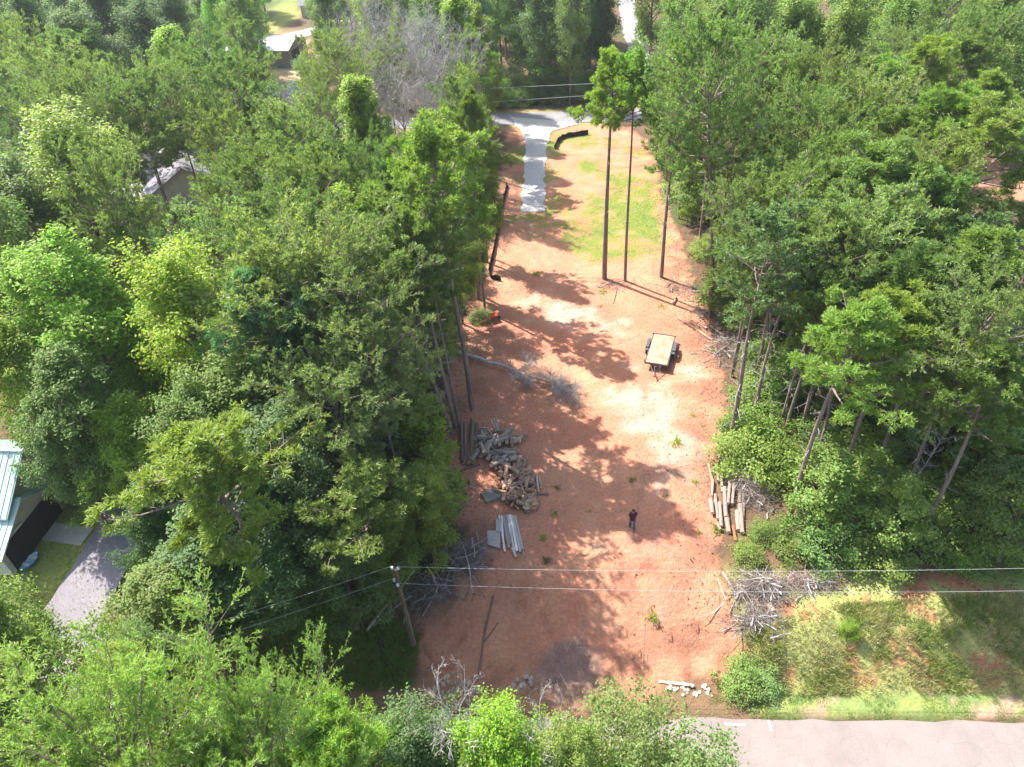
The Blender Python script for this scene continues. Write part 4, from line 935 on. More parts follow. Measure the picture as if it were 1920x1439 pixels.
# house with the green metal roof at the left border (ridge runs off to the left, gable to the right)
ga = at(44, 936, 5.0); gl = at(-140, 930, 5.0); ang = math.atan2(gl[1] - ga[1], gl[0] - ga[0]) + math.pi
L = 16.0; d = np.array([math.cos(ang), math.sin(ang)]); c = ga[:2] - d * (L / 2 + 1.6) + np.array([0, .7])
gable('green_roofed_house', c, L, 6.0, 2.3, 1.7, ang, M_WALLW, M_GREENR, 'cream house with ribbed green metal roof at the left border', 'house', ribs=.42, over=.6)
ga = at(58, 848, 6.2); c2 = ga[:2] - d * 7.5
gable('green_roofed_annexe', (c2[0], c2[1]), 13, 6.4, 3.9, 2.3, ang + .0, M_WALLW, M_GREENR, 'taller green-roofed wing behind the first ridge, half under leaves', 'house', ribs=.42, over=.5)
MB().box((L / 2 + .06, 0, 1.1), (.1, 5.2, 2.1)).build('gable_end_shade', M_SHADE, bpy.data.objects['green_roofed_house'])  # solid dark panel: shade on this end wall put in as colour
# porch roof in front of it
pp = at(12, 1006, 2.8); pr0 = empty('porch', (pp[0] - 3.8, pp[1] + .6, tz(pp[0], pp[1])), ang); tag(pr0, 'white-roofed porch in front of the green-roofed house', 'porch')
MB().box((0, 0, 2.75), (7.5, 2.6, .10), rx=R_(-6)).build('porch_roof', M_WHITE, pr0)
for sx in (-3.4, -1.1, 1.2, 3.4): MB().box((sx, -1.05, 1.3), (.14, .14, 2.6)).build('post', M_WHITE, pr0)
# shed with pale metal roof, open gable on the right
sa = at(548, 73, 4.4); sb = at(480, 73, 4.4); ang2 = math.atan2(sa[1] - sb[1], sa[0] - sb[0]); c = (sa[:2] + sb[:2]) / 2 - np.array([3.5, 0])
sh = gable('grey_shed', c, 17, 9.0, 3.4, 1.5, ang2, M_WALLG, M_SHEDR, 'long grey shed with pale metal roof beyond the dark trees', 'shed', ribs=.6, over=.3, windows=False)
MB().box((8.52, -1.2, 1.5), (.08, 3.4, 2.9)).build('doorway_shade', M_SHADE, sh)  # no real hole: the shade inside the shed is a dark sheet
tk = MB(); an = np.linspace(0, 2 * math.pi, 25)[:-1]
# house with shingled roof and cross gable
ha = at(515, 160, 5.5)
h2 = gable('shingle_roofed_house', (ha[0] - 3, ha[1]), 17, 9.5, 3.0, 2.6, .05, M_WALLW, M_SHING, 'house with grey shingle roof and small cross gable', 'house', over=.5)
cg = MB(); V = [(2.6, -5.6, 3.1), (7.0, -5.6, 3.1), (4.8, -5.6, 5.3), (2.6, -3.0, 4.6), (7.0, -3.0, 4.6), (4.8, -.6, 5.35)]
cg.add(V, Q=[(0, 2, 5, 3), (1, 4, 5, 2)], T=[(0, 1, 2), (3, 5, 4)]); cg.build('cross_gable', M_SHING, h2)
h3p = at(320, 285, 5.2)
gable('hidden_house', (h3p[0], h3p[1]), 15, 8.5, 3.0, 2.3, R_(-62), M_WALLW, M_SHING, 'grey-roofed house glimpsed between dark pine trunks at left', 'house', over=.5)
h4p = at(415, 283, 3.6)
gable('pale_roofed_garage', (h4p[0], h4p[1]), 9, 6, 2.6, 1.4, .05, M_WALLG, M_SHEDR, 'pale-roofed garage right of the hidden grey-roofed house', 'garage', over=.3)
h5p = at(615, -8, 4); gable('far_house', (h5p[0], h5p[1]), 14, 9, 3, 2.2, .1, M_WALLW, M_SHING, 'house at the top border beyond the white driveway', 'house', over=.5)
h6p = at(72, 806, 2.8); gable('small_white_shed', (h6p[0] + .5, h6p[1]), 4.0, 2.6, 2.0, .8, .2, M_WALLW, M_WHITE, 'small white-roofed shed behind the green-roofed wing', 'shed', over=.2, windows=False)

# bins and boxes in the shade of the house
for i, (px, py) in enumerate([(58, 968), (42, 985)]):
    p = atg(px, py); b = empty('wheeled_bin', p, .4 + i); tag(b, ['dark wheeled bin nearest the garden path by the house', 'dark wheeled bin farther from the garden path'][i], 'bin', 'bins beside the house')
    MB().box((0, 0, .5), (.5, .5, .9), taper=1.15).build('body', M_METAL, b); MB().box((0, .02, .98), (.62, .64, .06)).build('lid', M_METAL, b)
    MB().tube([(-.28, .3, .1), (.28, .3, .1)], .1, k=10).build('wheel', M_RUB, b)

# canoe
M_BLUE = mat('blue_plastic', (.06, .20, .55), .35, .5, .1, 3); M_CYAN = mat('pale_blue_plastic', (.45, .72, .85), .35, .5, .1, 3)
a = atg(43, 1078); b = atg(74, 1040); ca = (a + b) / 2; cl = float(np.hypot(*(b - a)[:2])); k = empty('canoe', (ca[0], ca[1], ca[2] + .02), math.atan2(b[1] - a[1], b[0] - a[0])); tag(k, 'blue and white canoe lying on the grass left of the asphalt driveway', 'canoe')
def hull(w0, d0, zo, dz0, L, inner=False):
    xs = np.linspace(-L / 2, L / 2, 15); V = []
    for x in xs:
        q = 1 - (abs(x) / (L / 2)) ** 2.4; wv = max(.02, w0 * q ** .8); zt = zo + .10 * (abs(x) / (L / 2)) ** 3
        for th in np.linspace(-math.pi / 2, math.pi / 2, 7): V.append((x, wv * math.sin(th), zt + d0 - math.cos(th) * d0 * (.4 + .6 * q)))
    Q = [(i * 7 + j, i * 7 + j + 1, (i + 1) * 7 + j + 1, (i + 1) * 7 + j) for i in range(14) for j in range(6)]; return V, Q
V, Q = hull(.42, .36, 0, 0, cl); MB().add(V, Q).build('hull', M_BLUE, k, smooth=True)
V, Q = hull(.39, .12, .22, 0, cl * .97); MB().add(V, Q).build('deck', M_CYAN, k, smooth=True)
for s in (-.8, .9): MB().box((s * cl / 4.2, 0, .36), (.25, .66, .04)).build('seat', M_WHITE, k)

# pickup by the side street
pk = atg(352, 84); tr = empty('pickup', (pk[0], pk[1], pk[2] + .1), R_(100)); tag(tr, 'dark blue pickup parked at the upper left beside the side street', 'pickup')
M_NAVY = mat('navy_paint', (.03, .045, .09), .35, .6, .1, 2)
body = MB().box((0, 0, .75), (5.3, 1.9, .62)); body.box((1.9, 0, 1.1), (1.5, 1.85, .14)); body.box((-1.7, .88, 1.2), (1.9, .1, .3)); body.box((-1.7, -.88, 1.2), (1.9, .1, .3)); body.box((-2.6, 0, 1.2), (.1, 1.8, .3)); body.build('body', M_NAVY, tr)
cabn = MB().box((.25, 0, 1.42), (1.9, 1.75, .68), taper=.82).build('cabin', M_GLASS, tr); MB().box((.25, 0, 1.79), (1.52, 1.42, .06)).build('cabin_roof', M_NAVY, cabn)
for x in (-1.7, 1.75):
    for s in (-1, 1):
        w_ = MB().tube([(x, s * .78, .38), (x, s * .98, .38)], .38, k=14).build('wheel', M_RUB, tr); MB().tube([(x, s * .975, .38), (x, s * .995, .38)], .2, k=10).build('rim', M_STEEL, w_)
for s in (-.7, .7): MB().box((2.66, s, .85), (.05, .35, .18)).build('headlight', M_WHITE, tr)

# ------------------------------------------------------------------ power line
M_POLE = mat('pole_wood', (.17, .13, .10), .9, .2, .3, 3, .01, 20, stretch=(1, 1, .2))
M_PORC = mat('porcelain', (.75, .78, .82), .2, .6, .05, 4)
M_WIRE = mat('bare_wire', (.42, .42, .42), .45, .5, .15, 1)
pb = atg(776, 1212); best = min(np.arange(4, 12, .05), key=lambda z: abs(pr(pb[0] - .1, pb[1], pb[2] + z)[1] - 1066)); PT = pb[2] + best
pole = empty('utility_pole', (pb[0], pb[1], pb[2] - .1)); tag(pole, 'wooden utility pole with white insulators above the red bank', 'utility pole')
tl = at(741, 1068, PT); lean = (tl - np.array([pb[0], pb[1], PT]))[:2]; hh = best + .1
MB().tube([(0, 0, 0), (lean[0] * .5, lean[1] * .5, hh / 2), (lean[0], lean[1], hh)], .15, .105, k=10).build('post', M_POLE, pole, smooth=True)
def insul(p, parent):
    P = np.array(p); MB().tube([P, P + [0, 0, .12]], .03, k=6).tube([P + [0, 0, .10], P + [0, 0, .17], P + [0, 0, .24]], .085, .075, k=10).build('insulator', M_PORC, parent)
i1 = (lean[0] - .16, lean[1], hh - .02); i2 = (lean[0] + .16, lean[1], hh - .08); i3 = (lean[0] * .86 - .2, lean[1] * .86, hh * .86); i4 = (lean[0] * .86 - .02, lean[1] * .86 - .18, hh * .83)
for q in (i1, i2, i3, i4): insul(q, pole)
MB().box((lean[0], lean[1], hh - .1), (.42, .08, .08)).build('crossarm', M_POLE, pole)
MB().tube([(lean[0] * .5 + .12, lean[1] * .5 - .02, hh * .5), (.16, -.02, .3)], .02, k=5).build('ground_wire', M_WIRE, pole)
def wire(a, px, py, z, label, ext=1.5, sag=.5, r=.010):
    a = np.array(a) + [pb[0], pb[1], pb[2]]; b = at(px, py, z); b = a + (b - a) * ext; t = np.linspace(0, 1, 41)[:, None]; P = a + (b - a) * t; P[:, 2] -= (4 * sag * t * (1 - t))[:, 0]
    o = MB().tube(P, r, k=5).build('power_line', M_WIRE, smooth=True); tag(o, label, 'power line', 'wires on the utility pole')
zt = PT + .1
wire((i2[0], i2[1], i2[2] + .2), 1920, 1056, zt, 'upper wire running right from the utility pole', 1.35, .6)
wire((i4[0], i4[1], i4[2] + .2), 1920, 1097, zt - 1.0, 'lower wire running right from the utility pole', 1.35, .7)
wire((i1[0], i1[1], i1[2] + .2), 300, 1192, zt, 'upper wire running left from the utility pole', 1.8, .3, .010)
wire((i3[0], i3[1], i3[2] + .2), 300, 1222, zt - 1.1, 'lower wire running left from the utility pole', 1.8, .3, .010)
for i, (p0, p1, z) in enumerate([((915, 166), (1095, 158), 8.5), ((900, 193), (1095, 180), 6.5)]):
    a = at(*p0, z); b = at(*p1, z); dv = b - a; t = np.linspace(-1.0, 1.6, 30)[:, None]; P = a + dv * t
    tag(MB().tube(P, .03, k=4).build('roadside_cable', M_WIRE), ['upper cable strung along the far road', 'lower cable strung along the far road'][i], 'cable', 'cables along the far road')

# ------------------------------------------------------------------ trailer
M_DECK = mat('trailer_boards', (.33, .225, .14), .9, .15, .15, 1.1, .003, 20, stretch=(1, 1.6, 1), base2=(.47, .36, .28))
M_FEND = mat('trailer_fender', (.10, .10, .11), .4, .5, .2, 4)
zk = .72
fl = at(1212, 678, zk); fr = at(1249, 685, zk); bl = at(1226, 625, zk); br = at(1266, 630, zk)
c = (fl + fr + bl + br) / 4; fwd = (fl + fr - bl - br); ang = math.atan2(fwd[1], fwd[0]); TL_ = float(np.hypot(*fwd[:2]) / 2); TW = 1.95
t_ = empty('utility_trailer', (c[0], c[1], tz(c[0], c[1])), ang); tag(t_, 'flatbed utility trailer with wooden deck and black fenders on the clay', 'trailer')
n = 9; bw = (TW - .12) / n
for i in range(n): MB().box((0, -TW / 2 + .06 + bw * (i + .5), zk - .02 + random.uniform(-.001, .001)), (TL_ - .1, bw - .0005, .045)).build('board', M_DECK, t_)
fm = MB(); fm.box((0, TW / 2, zk - .05), (TL_, .07, .14)); fm.box((0, -TW / 2, zk - .05), (TL_, .07, .14)); fm.box((TL_ / 2 + .035, 0, zk - .05), (.07, TW + .07, .14)); fm.box((-TL_ / 2 - .035, 0, zk - .05), (.07, TW + .07, .14))
for x in (-1.6, -.8, 0, .8, 1.6): fm.box((x, 0, zk - .12), (.06, TW - .08, .09))
fm.build('frame', M_METAL, t_)
MB().box((TL_ / 2 + .02, .0, zk + .06), (.10, .75, .10)).build('front_rail', M_STEEL, t_)
for s in (-1, 1):
    f = MB(); f.box((-.45, s * (TW / 2 + .19), zk + .10), (1.15, .27, .05)); f.box((.28, s * (TW / 2 + .19), zk - .02), (.42, .27, .05), rx=0); f.box((-1.17, s * (TW / 2 + .19), zk - .02), (.42, .27, .05)); f.box((-.45, s * (TW / 2 + .325), zk + .03), (1.15, .03, .16)); f.box((.08, s * (TW / 2 + .19), zk + .05), (.1, .27, .12)); f.box((-.98, s * (TW / 2 + .19), zk + .05), (.1, .27, .12))
    f.build('fender', M_FEND, t_)
    for x in (-.83, -.05):
        w_ = MB().tube([(x, s * (TW / 2 + .09), .34), (x, s * (TW / 2 + .29), .34)], .34, k=16).build('wheel', M_RUB, t_); MB().tube([(x, s * (TW / 2 + .285), .34), (x, s * (TW / 2 + .31), .34)], .19, k=12).build('rim', M_STEEL, w_)
for x in (-.83, -.05): MB().tube([(x, -TW / 2, .34), (x, TW / 2, .34)], .04, k=8).build('axle', M_METAL, t_)
tg = MB(); tg.tube([(TL_ / 2 - .1, .55, zk - .12), (TL_ / 2 + 1.15, .03, zk - .2)], .045, k=4); tg.tube([(TL_ / 2 - .1, -.55, zk - .12), (TL_ / 2 + 1.15, -.03, zk - .2)], .045, k=4); tg.build('tongue', M_METAL, t_)
MB().box((TL_ / 2 + 1.25, 0, zk - .17), (.3, .1, .1)).build('coupler', M_STEEL, t_)
j = MB().tube([(TL_ / 2 + .85, 0, .04), (TL_ / 2 + .85, 0, zk + .35)], .035, k=8); j.box((TL_ / 2 + .85, 0, .05), (.18, .18, .03)); j.tube([(TL_ / 2 + .85, 0, zk + .33), (TL_ / 2 + .85, .22, zk + .33)], .015, k=5); j.build('jack', M_STEEL, t_)
MB().tube([(TL_ / 2 + .1, .35, zk), (TL_ / 2 + .5, .45, .3), (TL_ / 2 + .9, .2, .12), (TL_ / 2 + 1.2, .1, .35)], .02, k=5).build('safety_chain', M_STEEL, t_)
for x, s in ((TL_ / 2 - .1, 1), (TL_ / 2 - .1, -1), (-TL_ / 2 + .1, 1), (-TL_ / 2 + .1, -1)): MB().box((x, s * (TW / 2 + .055), zk + .06), (.09, .05, .16)).build('stake_pocket', M_METAL, t_)

# ------------------------------------------------------------------ wheelbarrow (resting on its nose beside the bush)
M_RED = mat('red_paint', (.42, .035, .03), .5, .4, .2, 4)
p = atg(924, 602); wb = empty('wheelbarrow', p, R_(25)); tag(wb, 'red wheelbarrow left beside the green bush under a pine', 'wheelbarrow')
V = [(-.42, -.34, .62), (.48, -.36, .66), (.48, .36, .66), (-.42, .34, .62), (-.24, -.2, .36), (.26, -.2, .34), (.26, .2, .34), (-.24, .2, .36)]
V2 = [(x * .93, y_ * .93, z + .02) for x, y_, z in V[:4]] + [(x * .9, y_ * .9, z + .03) for x, y_, z in V[4:]]
MB().add(V + V2, [(4, 5, 6, 7), (0, 1, 5, 4), (1, 2, 6, 5), (2, 3, 7, 6), (3, 0, 4, 7), (15, 14, 13, 12), (12, 13, 9, 8), (13, 14, 10, 9), (14, 15, 11, 10), (15, 12, 8, 11), (0, 8, 9, 1), (1, 9, 10, 2), (2, 10, 11, 3), (3, 11, 8, 0)]).build('tray', M_RED, wb)
for s in (-1, 1):
    MB().tube([(.62, s * .05, .2), (-.3, s * .26, .34), (-1.0, s * .3, .55)], .022, k=6).build('handle', M_DECK, wb); MB().tube([(-.3, s * .25, .34), (-.36, s * .25, 0.01)], .016, k=6).build('leg', M_METAL, wb)
MB().tube([(.62, -.05, .2), (.62, .05, .2)], .2, k=16).build('wheel', M_RUB, wb)

# ------------------------------------------------------------------ silt fences
M_SILT = mat('black_silt_fabric', (.018, .017, .018), .8, .3, .3, 4)
def silt(pts, h, label, lean=(0, 0), n_posts=6):
    P = np.array([atg(*q) for q in pts]); seg = np.hypot(*np.diff(P[:, :2], axis=0).T); s = np.r_[0, np.cumsum(seg)]; t = np.linspace(0, s[-1], max(12, int(s[-1] / .35)))
    x = np.interp(t, s, P[:, 0]); y = np.interp(t, s, P[:, 1]); rg = np.random.default_rng(3); w1 = rg.normal(0, .05, len(t)); hh = h * (1 + rg.normal(0, .08, len(t)))
    z = terrain(x, y); root = empty('silt_fence', (0, 0, 0)); c0 = (x[0], y[0], z[0]); root.location = c0; tag(root, label, 'silt fence', 'silt fences of black fabric')
    nx_ = np.gradient(y); ny_ = -np.gradient(x); l = np.hypot(nx_, ny_); nx_, ny_ = nx_ / l, ny_ / l
    V = []
    for th in (0, .025):
        for k, f in enumerate((0, .5, 1)):
            V.append(np.stack([x + lean[0] * f + nx_ * (w1 * (k == 1) * 2 + th) - c0[0], y + lean[1] * f + ny_ * (w1 * (k == 1) * 2 + th) - c0[1], z - .05 + hh * f - c0[2]], -1))
    V = np.array(V); n = len(t); idx = lambda a, i: a * n + i
    Q = [(idx(a, i), idx(a, i + 1), idx(a + 1, i + 1), idx(a + 1, i)) for a in (0, 1, 3, 4) for i in range(n - 1)] + [(idx(2, i), idx(2, i + 1), idx(5, i + 1), idx(5, i)) for i in range(n - 1)]
    MB().add(V.reshape(-1, 3), Q).build('fabric', M_SILT, root)
    for i in np.linspace(1, n - 2, n_posts).astype(int):
        MB().tube([(x[i] - c0[0] - nx_[i] * .04, y[i] - c0[1] - ny_[i] * .04, z[i] - .1 - c0[2]), (x[i] + lean[0] * 1.05 - c0[0] - nx_[i] * .04, y[i] + lean[1] * 1.05 - c0[1] - ny_[i] * .04, z[i] + h * 1.15 - c0[2])], .025, k=4).build('stake', M_POLE, root)
silt([(952, 350), (943, 392), (935, 435), (926, 480), (918, 514), (922, 524), (940, 527)], .62, 'long black silt fence along the left edge of the clearing', (-.1, 0), 9)
silt([(1041, 281), (1045, 270), (1053, 262), (1066, 258), (1082, 256), (1103, 253)], .75, 'short curved black silt fence beside the gravel driveway', (0, .1), 7)

# ------------------------------------------------------------------ logs
LOGS = {}
def log_mesh(k):
    if k not in LOGS:
        rg = np.random.default_rng(k); n = 5; P = np.zeros((n, 3)); P[:, 0] = np.linspace(-.5, .5, n); mb = MB(); K = 9
        P[:, 1] = rg.normal(0, .012, n); P[:, 2] = rg.normal(0, .012, n)
        V, Q = tubes(P[None], np.array([1.0]), np.array([rg.uniform(.82, .95)]), K)
        V = V - np.repeat(P, K, 0); V *= rg.uniform(.92, 1.08, (len(V), 1)); V = V + 0; V[:, 0] = np.repeat(P[:, 0], K); mb.add(V, Q[:, ::-1])
        for e, rev in ((0, 1), (n - 1, 0)):
            ring = V[e * K:(e + 1) * K]; c = ring.mean(0) + [(-.002 if rev else .002), 0, 0]
            mb.add(np.vstack([ring, c]), T=[(K, i, (i + 1) % K) if rev else (K, (i + 1) % K, i) for i in range(K)], m=1)
        o = mb.build('log', [M_LOGB, M_LOGE]); LOGS[k] = o.data; bpy.data.objects.remove(o)
    return LOGS[k]
def log(c, L, r, az, tilt, label, group, col=(1, 1, 1), name='log'):
    o = bpy.data.objects.new(name, log_mesh(random.randrange(6))); COL.objects.link(o); o.location = tuple(float(v) for v in c); o.rotation_euler = (random.uniform(0, 6), -tilt, az) if False else (0, -tilt, az)
    o.scale = (L, r, r); o.color = (*col, 1); tag(o, label, 'log', group); return o
rl = random.Random(5)
def log_between(p0, p1, r, label, group, col=(1, 1, 1), dz=0., name='log'):
    a = atg(*p0); b = atg(*p1); d = b - a; L = float(np.linalg.norm(d)); c = (a + b) / 2; c[2] += r + dz
    return log(c, L, r, math.atan2(d[1], d[0]), math.asin(d[2] / L), label, group, col, name)
G1 = 'long logs at the left end of the log pile'
for i, (p0, p1, r, lb) in enumerate([((866, 800), (868, 868), .17, 'long log at the extreme left of the log pile'), ((873, 797), (874, 872), .15, 'second long log from the left of the log pile'), ((878, 868), (886, 798), .14, 'long log lying slightly askew in the left bundle'), ((887, 790), (884, 872), .19, 'thickest brown long log left of the grey heap'),
        ((893, 798), (893, 868), .16, 'long log touching the left side of the grey heap'), ((880, 874), (878, 840), .19, 'short thick log under the askew long log'), ((869, 840), (871, 872), .18, 'thick log section at the lower left of the pile'), ((890, 845), (889, 874), .17, 'thick short log at the lower end of the long bundle')]):
    log_between(p0, p1, r, lb, G1, (rl.uniform(.7, 1), rl.uniform(.65, .9), rl.uniform(.6, .85)), dz=.12 * (i % 2))
CUTC = lambda: (lambda g: (g * rl.uniform(.95, 1.05), g, g * rl.uniform(.95, 1.08)))(rl.uniform(1.0, 2.0))
def heap(n, regions, Lr, rr, hmax, label, group, az0=None, spread=3.14, browner=False):
    for i in range(n):
        px, py, sx_, sy_ = regions[i % len(regions)]; p = atg(rl.gauss(px, sx_), rl.gauss(py, sy_)); c0 = atg(px, py)
        k = math.exp(-(((p[0] - c0[0]) / 1.3) ** 2 + ((p[1] - c0[1]) / 1.3) ** 2)); r = rl.uniform(*rr); L = rl.uniform(*Lr)
        az = rl.uniform(-spread, spread) + (az0 or 0); g = CUTC(); g = (g[0] * 1.05, g[1] * .88, g[2] * .75) if browner else g
        q_ = pr(*p); mx_ = sum(t[0] for t in regions) / len(regions); my_ = sum(t[1] for t in regions) / len(regions)
        v_ = 'upper' if q_[1] < my_ - 7 else ('lower' if q_[1] > my_ + 7 else 'middle'); h_ = 'left' if q_[0] < mx_ - 8 else ('right' if q_[0] > mx_ + 8 else 'centre')
        tone = 'dark' if g[1] < 1.25 else ('pale' if g[1] > 1.7 else 'mid-toned'); ln_ = 'long' if L > Lr[0] + .66 * (Lr[1] - Lr[0]) else ('stubby' if L < Lr[0] + .33 * (Lr[1] - Lr[0]) else 'medium-length')
        th_ = 'thin' if r < rr[0] + .4 * (rr[1] - rr[0]) else 'thick'
        log((p[0], p[1], p[2] + r + k * hmax * rl.random()), L, r, az, rl.uniform(-.22, .22), '%s %s %s log at the %s %s of %s' % (tone, th_, ln_, v_, h_, label), group, g)
heap(78, [(912, 822, 9, 9), (915, 845, 9, 9), (925, 838, 10, 9), (940, 832, 10, 8), (955, 830, 9, 5), (905, 850, 6, 6)], (.6, 1.35), (.08, .16), .75, 'the grey upper heap', 'grey cut logs of the upper heap', .9, 1.0)
heap(56, [(940, 862, 9, 5), (960, 858, 7, 4), (938, 874, 8, 4), (965, 868, 7, 4)], (.5, .95), (.10, .18), .5, 'the narrow waist between heaps', 'short logs between the heaps', .6, 1.4)
heap(112, [(960, 890, 12, 7), (985, 900, 11, 7), (960, 915, 11, 6), (985, 925, 12, 8), (995, 945, 8, 7), (965, 938, 8, 6)], (.45, .95), (.07, .17), .6, 'the brownish lower heap', 'firewood logs of the lower heap', .5, 3.1, True)
log_between((958, 808 + 20), (976, 832), .2, 'pale thick log at the right tip of the upper heap', G1, (2.2, 2.1, 2.0), .1)
for i, (p0, p1, r) in enumerate([((922, 797), (930, 818), .07), ((927, 795), (933, 817), .07), ((932, 794), (935, 815), .06)]): log_between(p0, p1, r, 'pale thin pole lying across the top of the upper heap', 'pale thin poles on the upper heap', (1.9, 1.9, 2.0), .5)
log_between((1006, 897), (1010, 925), .09, 'pale grey pole standing out at the right of the lower heap', 'pale thin poles beside the lower heap', (2.1, 2.2, 2.3), .15); log_between((1011, 897), (1015, 918), .08, 'second pale pole, outermost right of the lower heap', 'pale thin poles beside the lower heap', (2., 1.9, 1.8), .1)
log_between((880, 902), (888, 918), .12, 'single grey log lying alone left of the lower heap', None, (1.2, 1.2, 1.3))
# upright cut round at the foot of the lower heap
p = atg(988, 958); ck = MB().tube([(0, 0, 0), (0, 0, .45)], .3, .28, k=14, capm=1).build('cut_round', [M_LOGB, M_LOGE]); ck.location = tuple(p); tag(ck, 'upright sawn round showing its rings at the lower heap foot', 'log')
# pale stack at the right edge
G2 = 'pale barked logs stacked at the right edge of the clay'
PL = [((1328, 872), (1336, 905), .13), ((1336, 905), (1334, 935), .12), ((1344, 876), (1347, 905), .14), ((1360, 862), (1362, 885), .16), ((1331, 942), (1335, 968), .19), ((1340, 930), (1346, 976), .16), ((1349, 945), (1352, 990), .17), ((1357, 920), (1360, 975), .18), ((1361, 968), (1366, 1002), .21),
      ((1381, 880), (1376, 912), .15), ((1376, 905), (1372, 950), .14), ((1382, 962), (1384, 998), .22), ((1387, 950), (1391, 1003), .21), ((1368, 905), (1364, 950), .15), ((1395, 930), (1392, 980), .14), ((1374, 988), (1379, 1016), .13), ((1343, 985), (1350, 998), .12), ((1388, 905), (1386, 945), .14), ((1352, 885), (1354, 925), .14)]
LBL = ['topmost pale log of the right-hand stack, nearest the open clay', 'pale log directly below the topmost left one of the right-hand stack', 'pale log second from the clay at the stack top', 'thick pale log end poking out above the right-hand stack', 'stubby pale log lowest left, nearest the open clay', 'long pale log second from the clay in the lower stack', 'pale log third from the clay in the lower stack', 'long pale log in the middle of the right-hand stack',
       'thick bright log end at the lower middle of the stack', 'pale log under the grey twigs, upper right of the stack', 'pale log under the grey twigs in the stack centre', 'thickest bright log end at the stack foot', 'long thick log at the right side of the stack foot', 'pale log beneath the twigs left of centre', 'rightmost pale log half under shrubs', 'reddish short log at the foot of the pale stack', 'tiny pale log lying on clay below the stack', 'pale log upper right, nearest the shrubs', 'pale log between topmost log and the twigs']
for i, ((p0, p1, r), lb) in enumerate(zip(PL, LBL)): log_between(p0, p1, r * .82, lb, G2, (1.45, 1.35, 1.4) if i != 15 else (1.5, .8, .5), dz=.16 * (i % 3 == 1))
# scattered trunks and branches on the ground
for p0, p1, r, lb, c in [((1270, 598), (1300, 616), .09, 'long thin log along the bank right of the trailer, upper piece', (1.7, 1.5, 1.3)), ((1300, 616), (1335, 640), .11, 'long thin log along the bank right of the trailer, lower piece', (1.9, 1.7, 1.5)), ((1262, 572), (1268, 560), .12, 'short log lying left of the shadow bands above the trailer', (1.3, 1.1, 1.)),
        ((895, 1278), (908, 1190), .05, 'thin fallen stem down the red slope, lower half', (.8, .7, .7)), ((908, 1190), (925, 1118), .06, 'thin fallen stem down the red slope, upper half', (.8, .7, .7)), ((908, 1205), (934, 1168), .03, 'small side stick beside the fallen stem on the slope', (.8, .7, .7)),
        ((1157, 540), (1150, 570), .04, 'thin pale stick lying below the left pine of the trio', (1.3, 1.2, 1.1)), ((1500, 1068), (1535, 1052), .1, 'dark trunk lying over the top of the brush pile', (1, .8, .7)), ((1440, 1137), (1448, 1150), .18, 'white log end sticking out of the brush pile', (2.6, 2.4, 2.4)), ((1410, 1120), (1422, 1140), .12, 'reddish log end left of the white one in the brush', (1.8, 1.3, 1.1)),
        ((1520, 935), (1560, 945), .08, 'orange-brown log lying among shrubs right of the nearest leaning pine', (2., 1.3, .8)), ((860, 885), (900, 872), .07, 'thin pole lying below the long logs', (.9, .8, .8)), ((905, 1060), (893, 1000), .06, 'thin pale stem beside the boards pointing down', (1.6, 1.6, 1.7)), ((1345, 1085), (1362, 1130), .06, 'pale debarked stick at the left rim of the brush pile', (2.4, 2.2, 1.8)), ((1355, 1075), (1385, 1125), .07, 'pale branch beside the debarked stick on the brush pile', (2.2, 2.0, 2.))]:
    log_between(p0, p1, r, lb, None, c, name='thin_log')
# stump and tall cut stub
for px, py, h, lb in [(1530, 1000, 1.6, 'tall sawn stub showing a pale top among the shrubs'), (1489, 1040, 1.2, 'broken stub with torn pale wood among the shrubs')]:
    p = atg(px, py); o = MB().tube([(0, 0, -.1), (.06, .1, h)], .2, .17, k=10, capm=1).build('tree_stump', [M_LOGB, M_LOGE]); o.location = tuple(p); o.color = (1.4, 1.3, 1.2, 1); tag(o, lb, 'stump')

# ------------------------------------------------------------------ stacked boards and sheets
M_BOARD = mat('weathered_board', (.42, .40, .37), .85, .25, .15, 3, .003, 20, stretch=(1, 5, 1), use_obj=True)
bd = MB().box((0, 0, 0), (1, 1, 1)).build('board', M_BOARD); bdm = bd.data; bpy.data.objects.remove(bd)
BD = [((936, 968), (947, 1036), .12, 1.7, 'white board at the left of the board stack'), ((941, 970), (945, 1032), .10, 1.9, 'brightest white board, second from the left'), ((944, 972), (955, 1030), .16, .9, 'grey board third from the left'), ((949, 970), (957, 1025), .14, .7, 'dark grey board in the middle of the stack'), ((953, 968), (966, 1045), .15, 1.5, 'long white board right of the middle'), ((957, 968), (970, 1036), .15, 1.8, 'long bright board fourth from the right'),
      ((961, 970), (976, 1038), .15, 1.2, 'pale grey board third from the right'), ((966, 972), (980, 1034), .15, 1.0, 'grey board second from the right'), ((971, 990), (984, 1046), .06, .9, 'thin yellowish strip at the right of the board stack'), ((954, 985), (953, 1004), .22, 2.0, 'short white block lying on the boards'), ((960, 1030), (968, 1048), .14, 1.2, 'short board end at the foot of the stack')]
for i, (p0, p1, w_, g, lb) in enumerate(BD):
    a = atg(*p0); b = atg(*p1); d = b - a; L = float(np.hypot(*d[:2])); c = (a + b) / 2
    o = bpy.data.objects.new('board', bdm); COL.objects.link(o); o.location = (c[0], c[1], c[2] + .10 + .05 * (i % 4)); o.rotation_euler = (0, -math.atan2(d[2], L), math.atan2(d[1], d[0])); o.scale = (L, w_, .045); o.color = (g, g, g * 1.02, 1); tag(o, lb, 'board', 'boards stacked at the left edge of the clay')
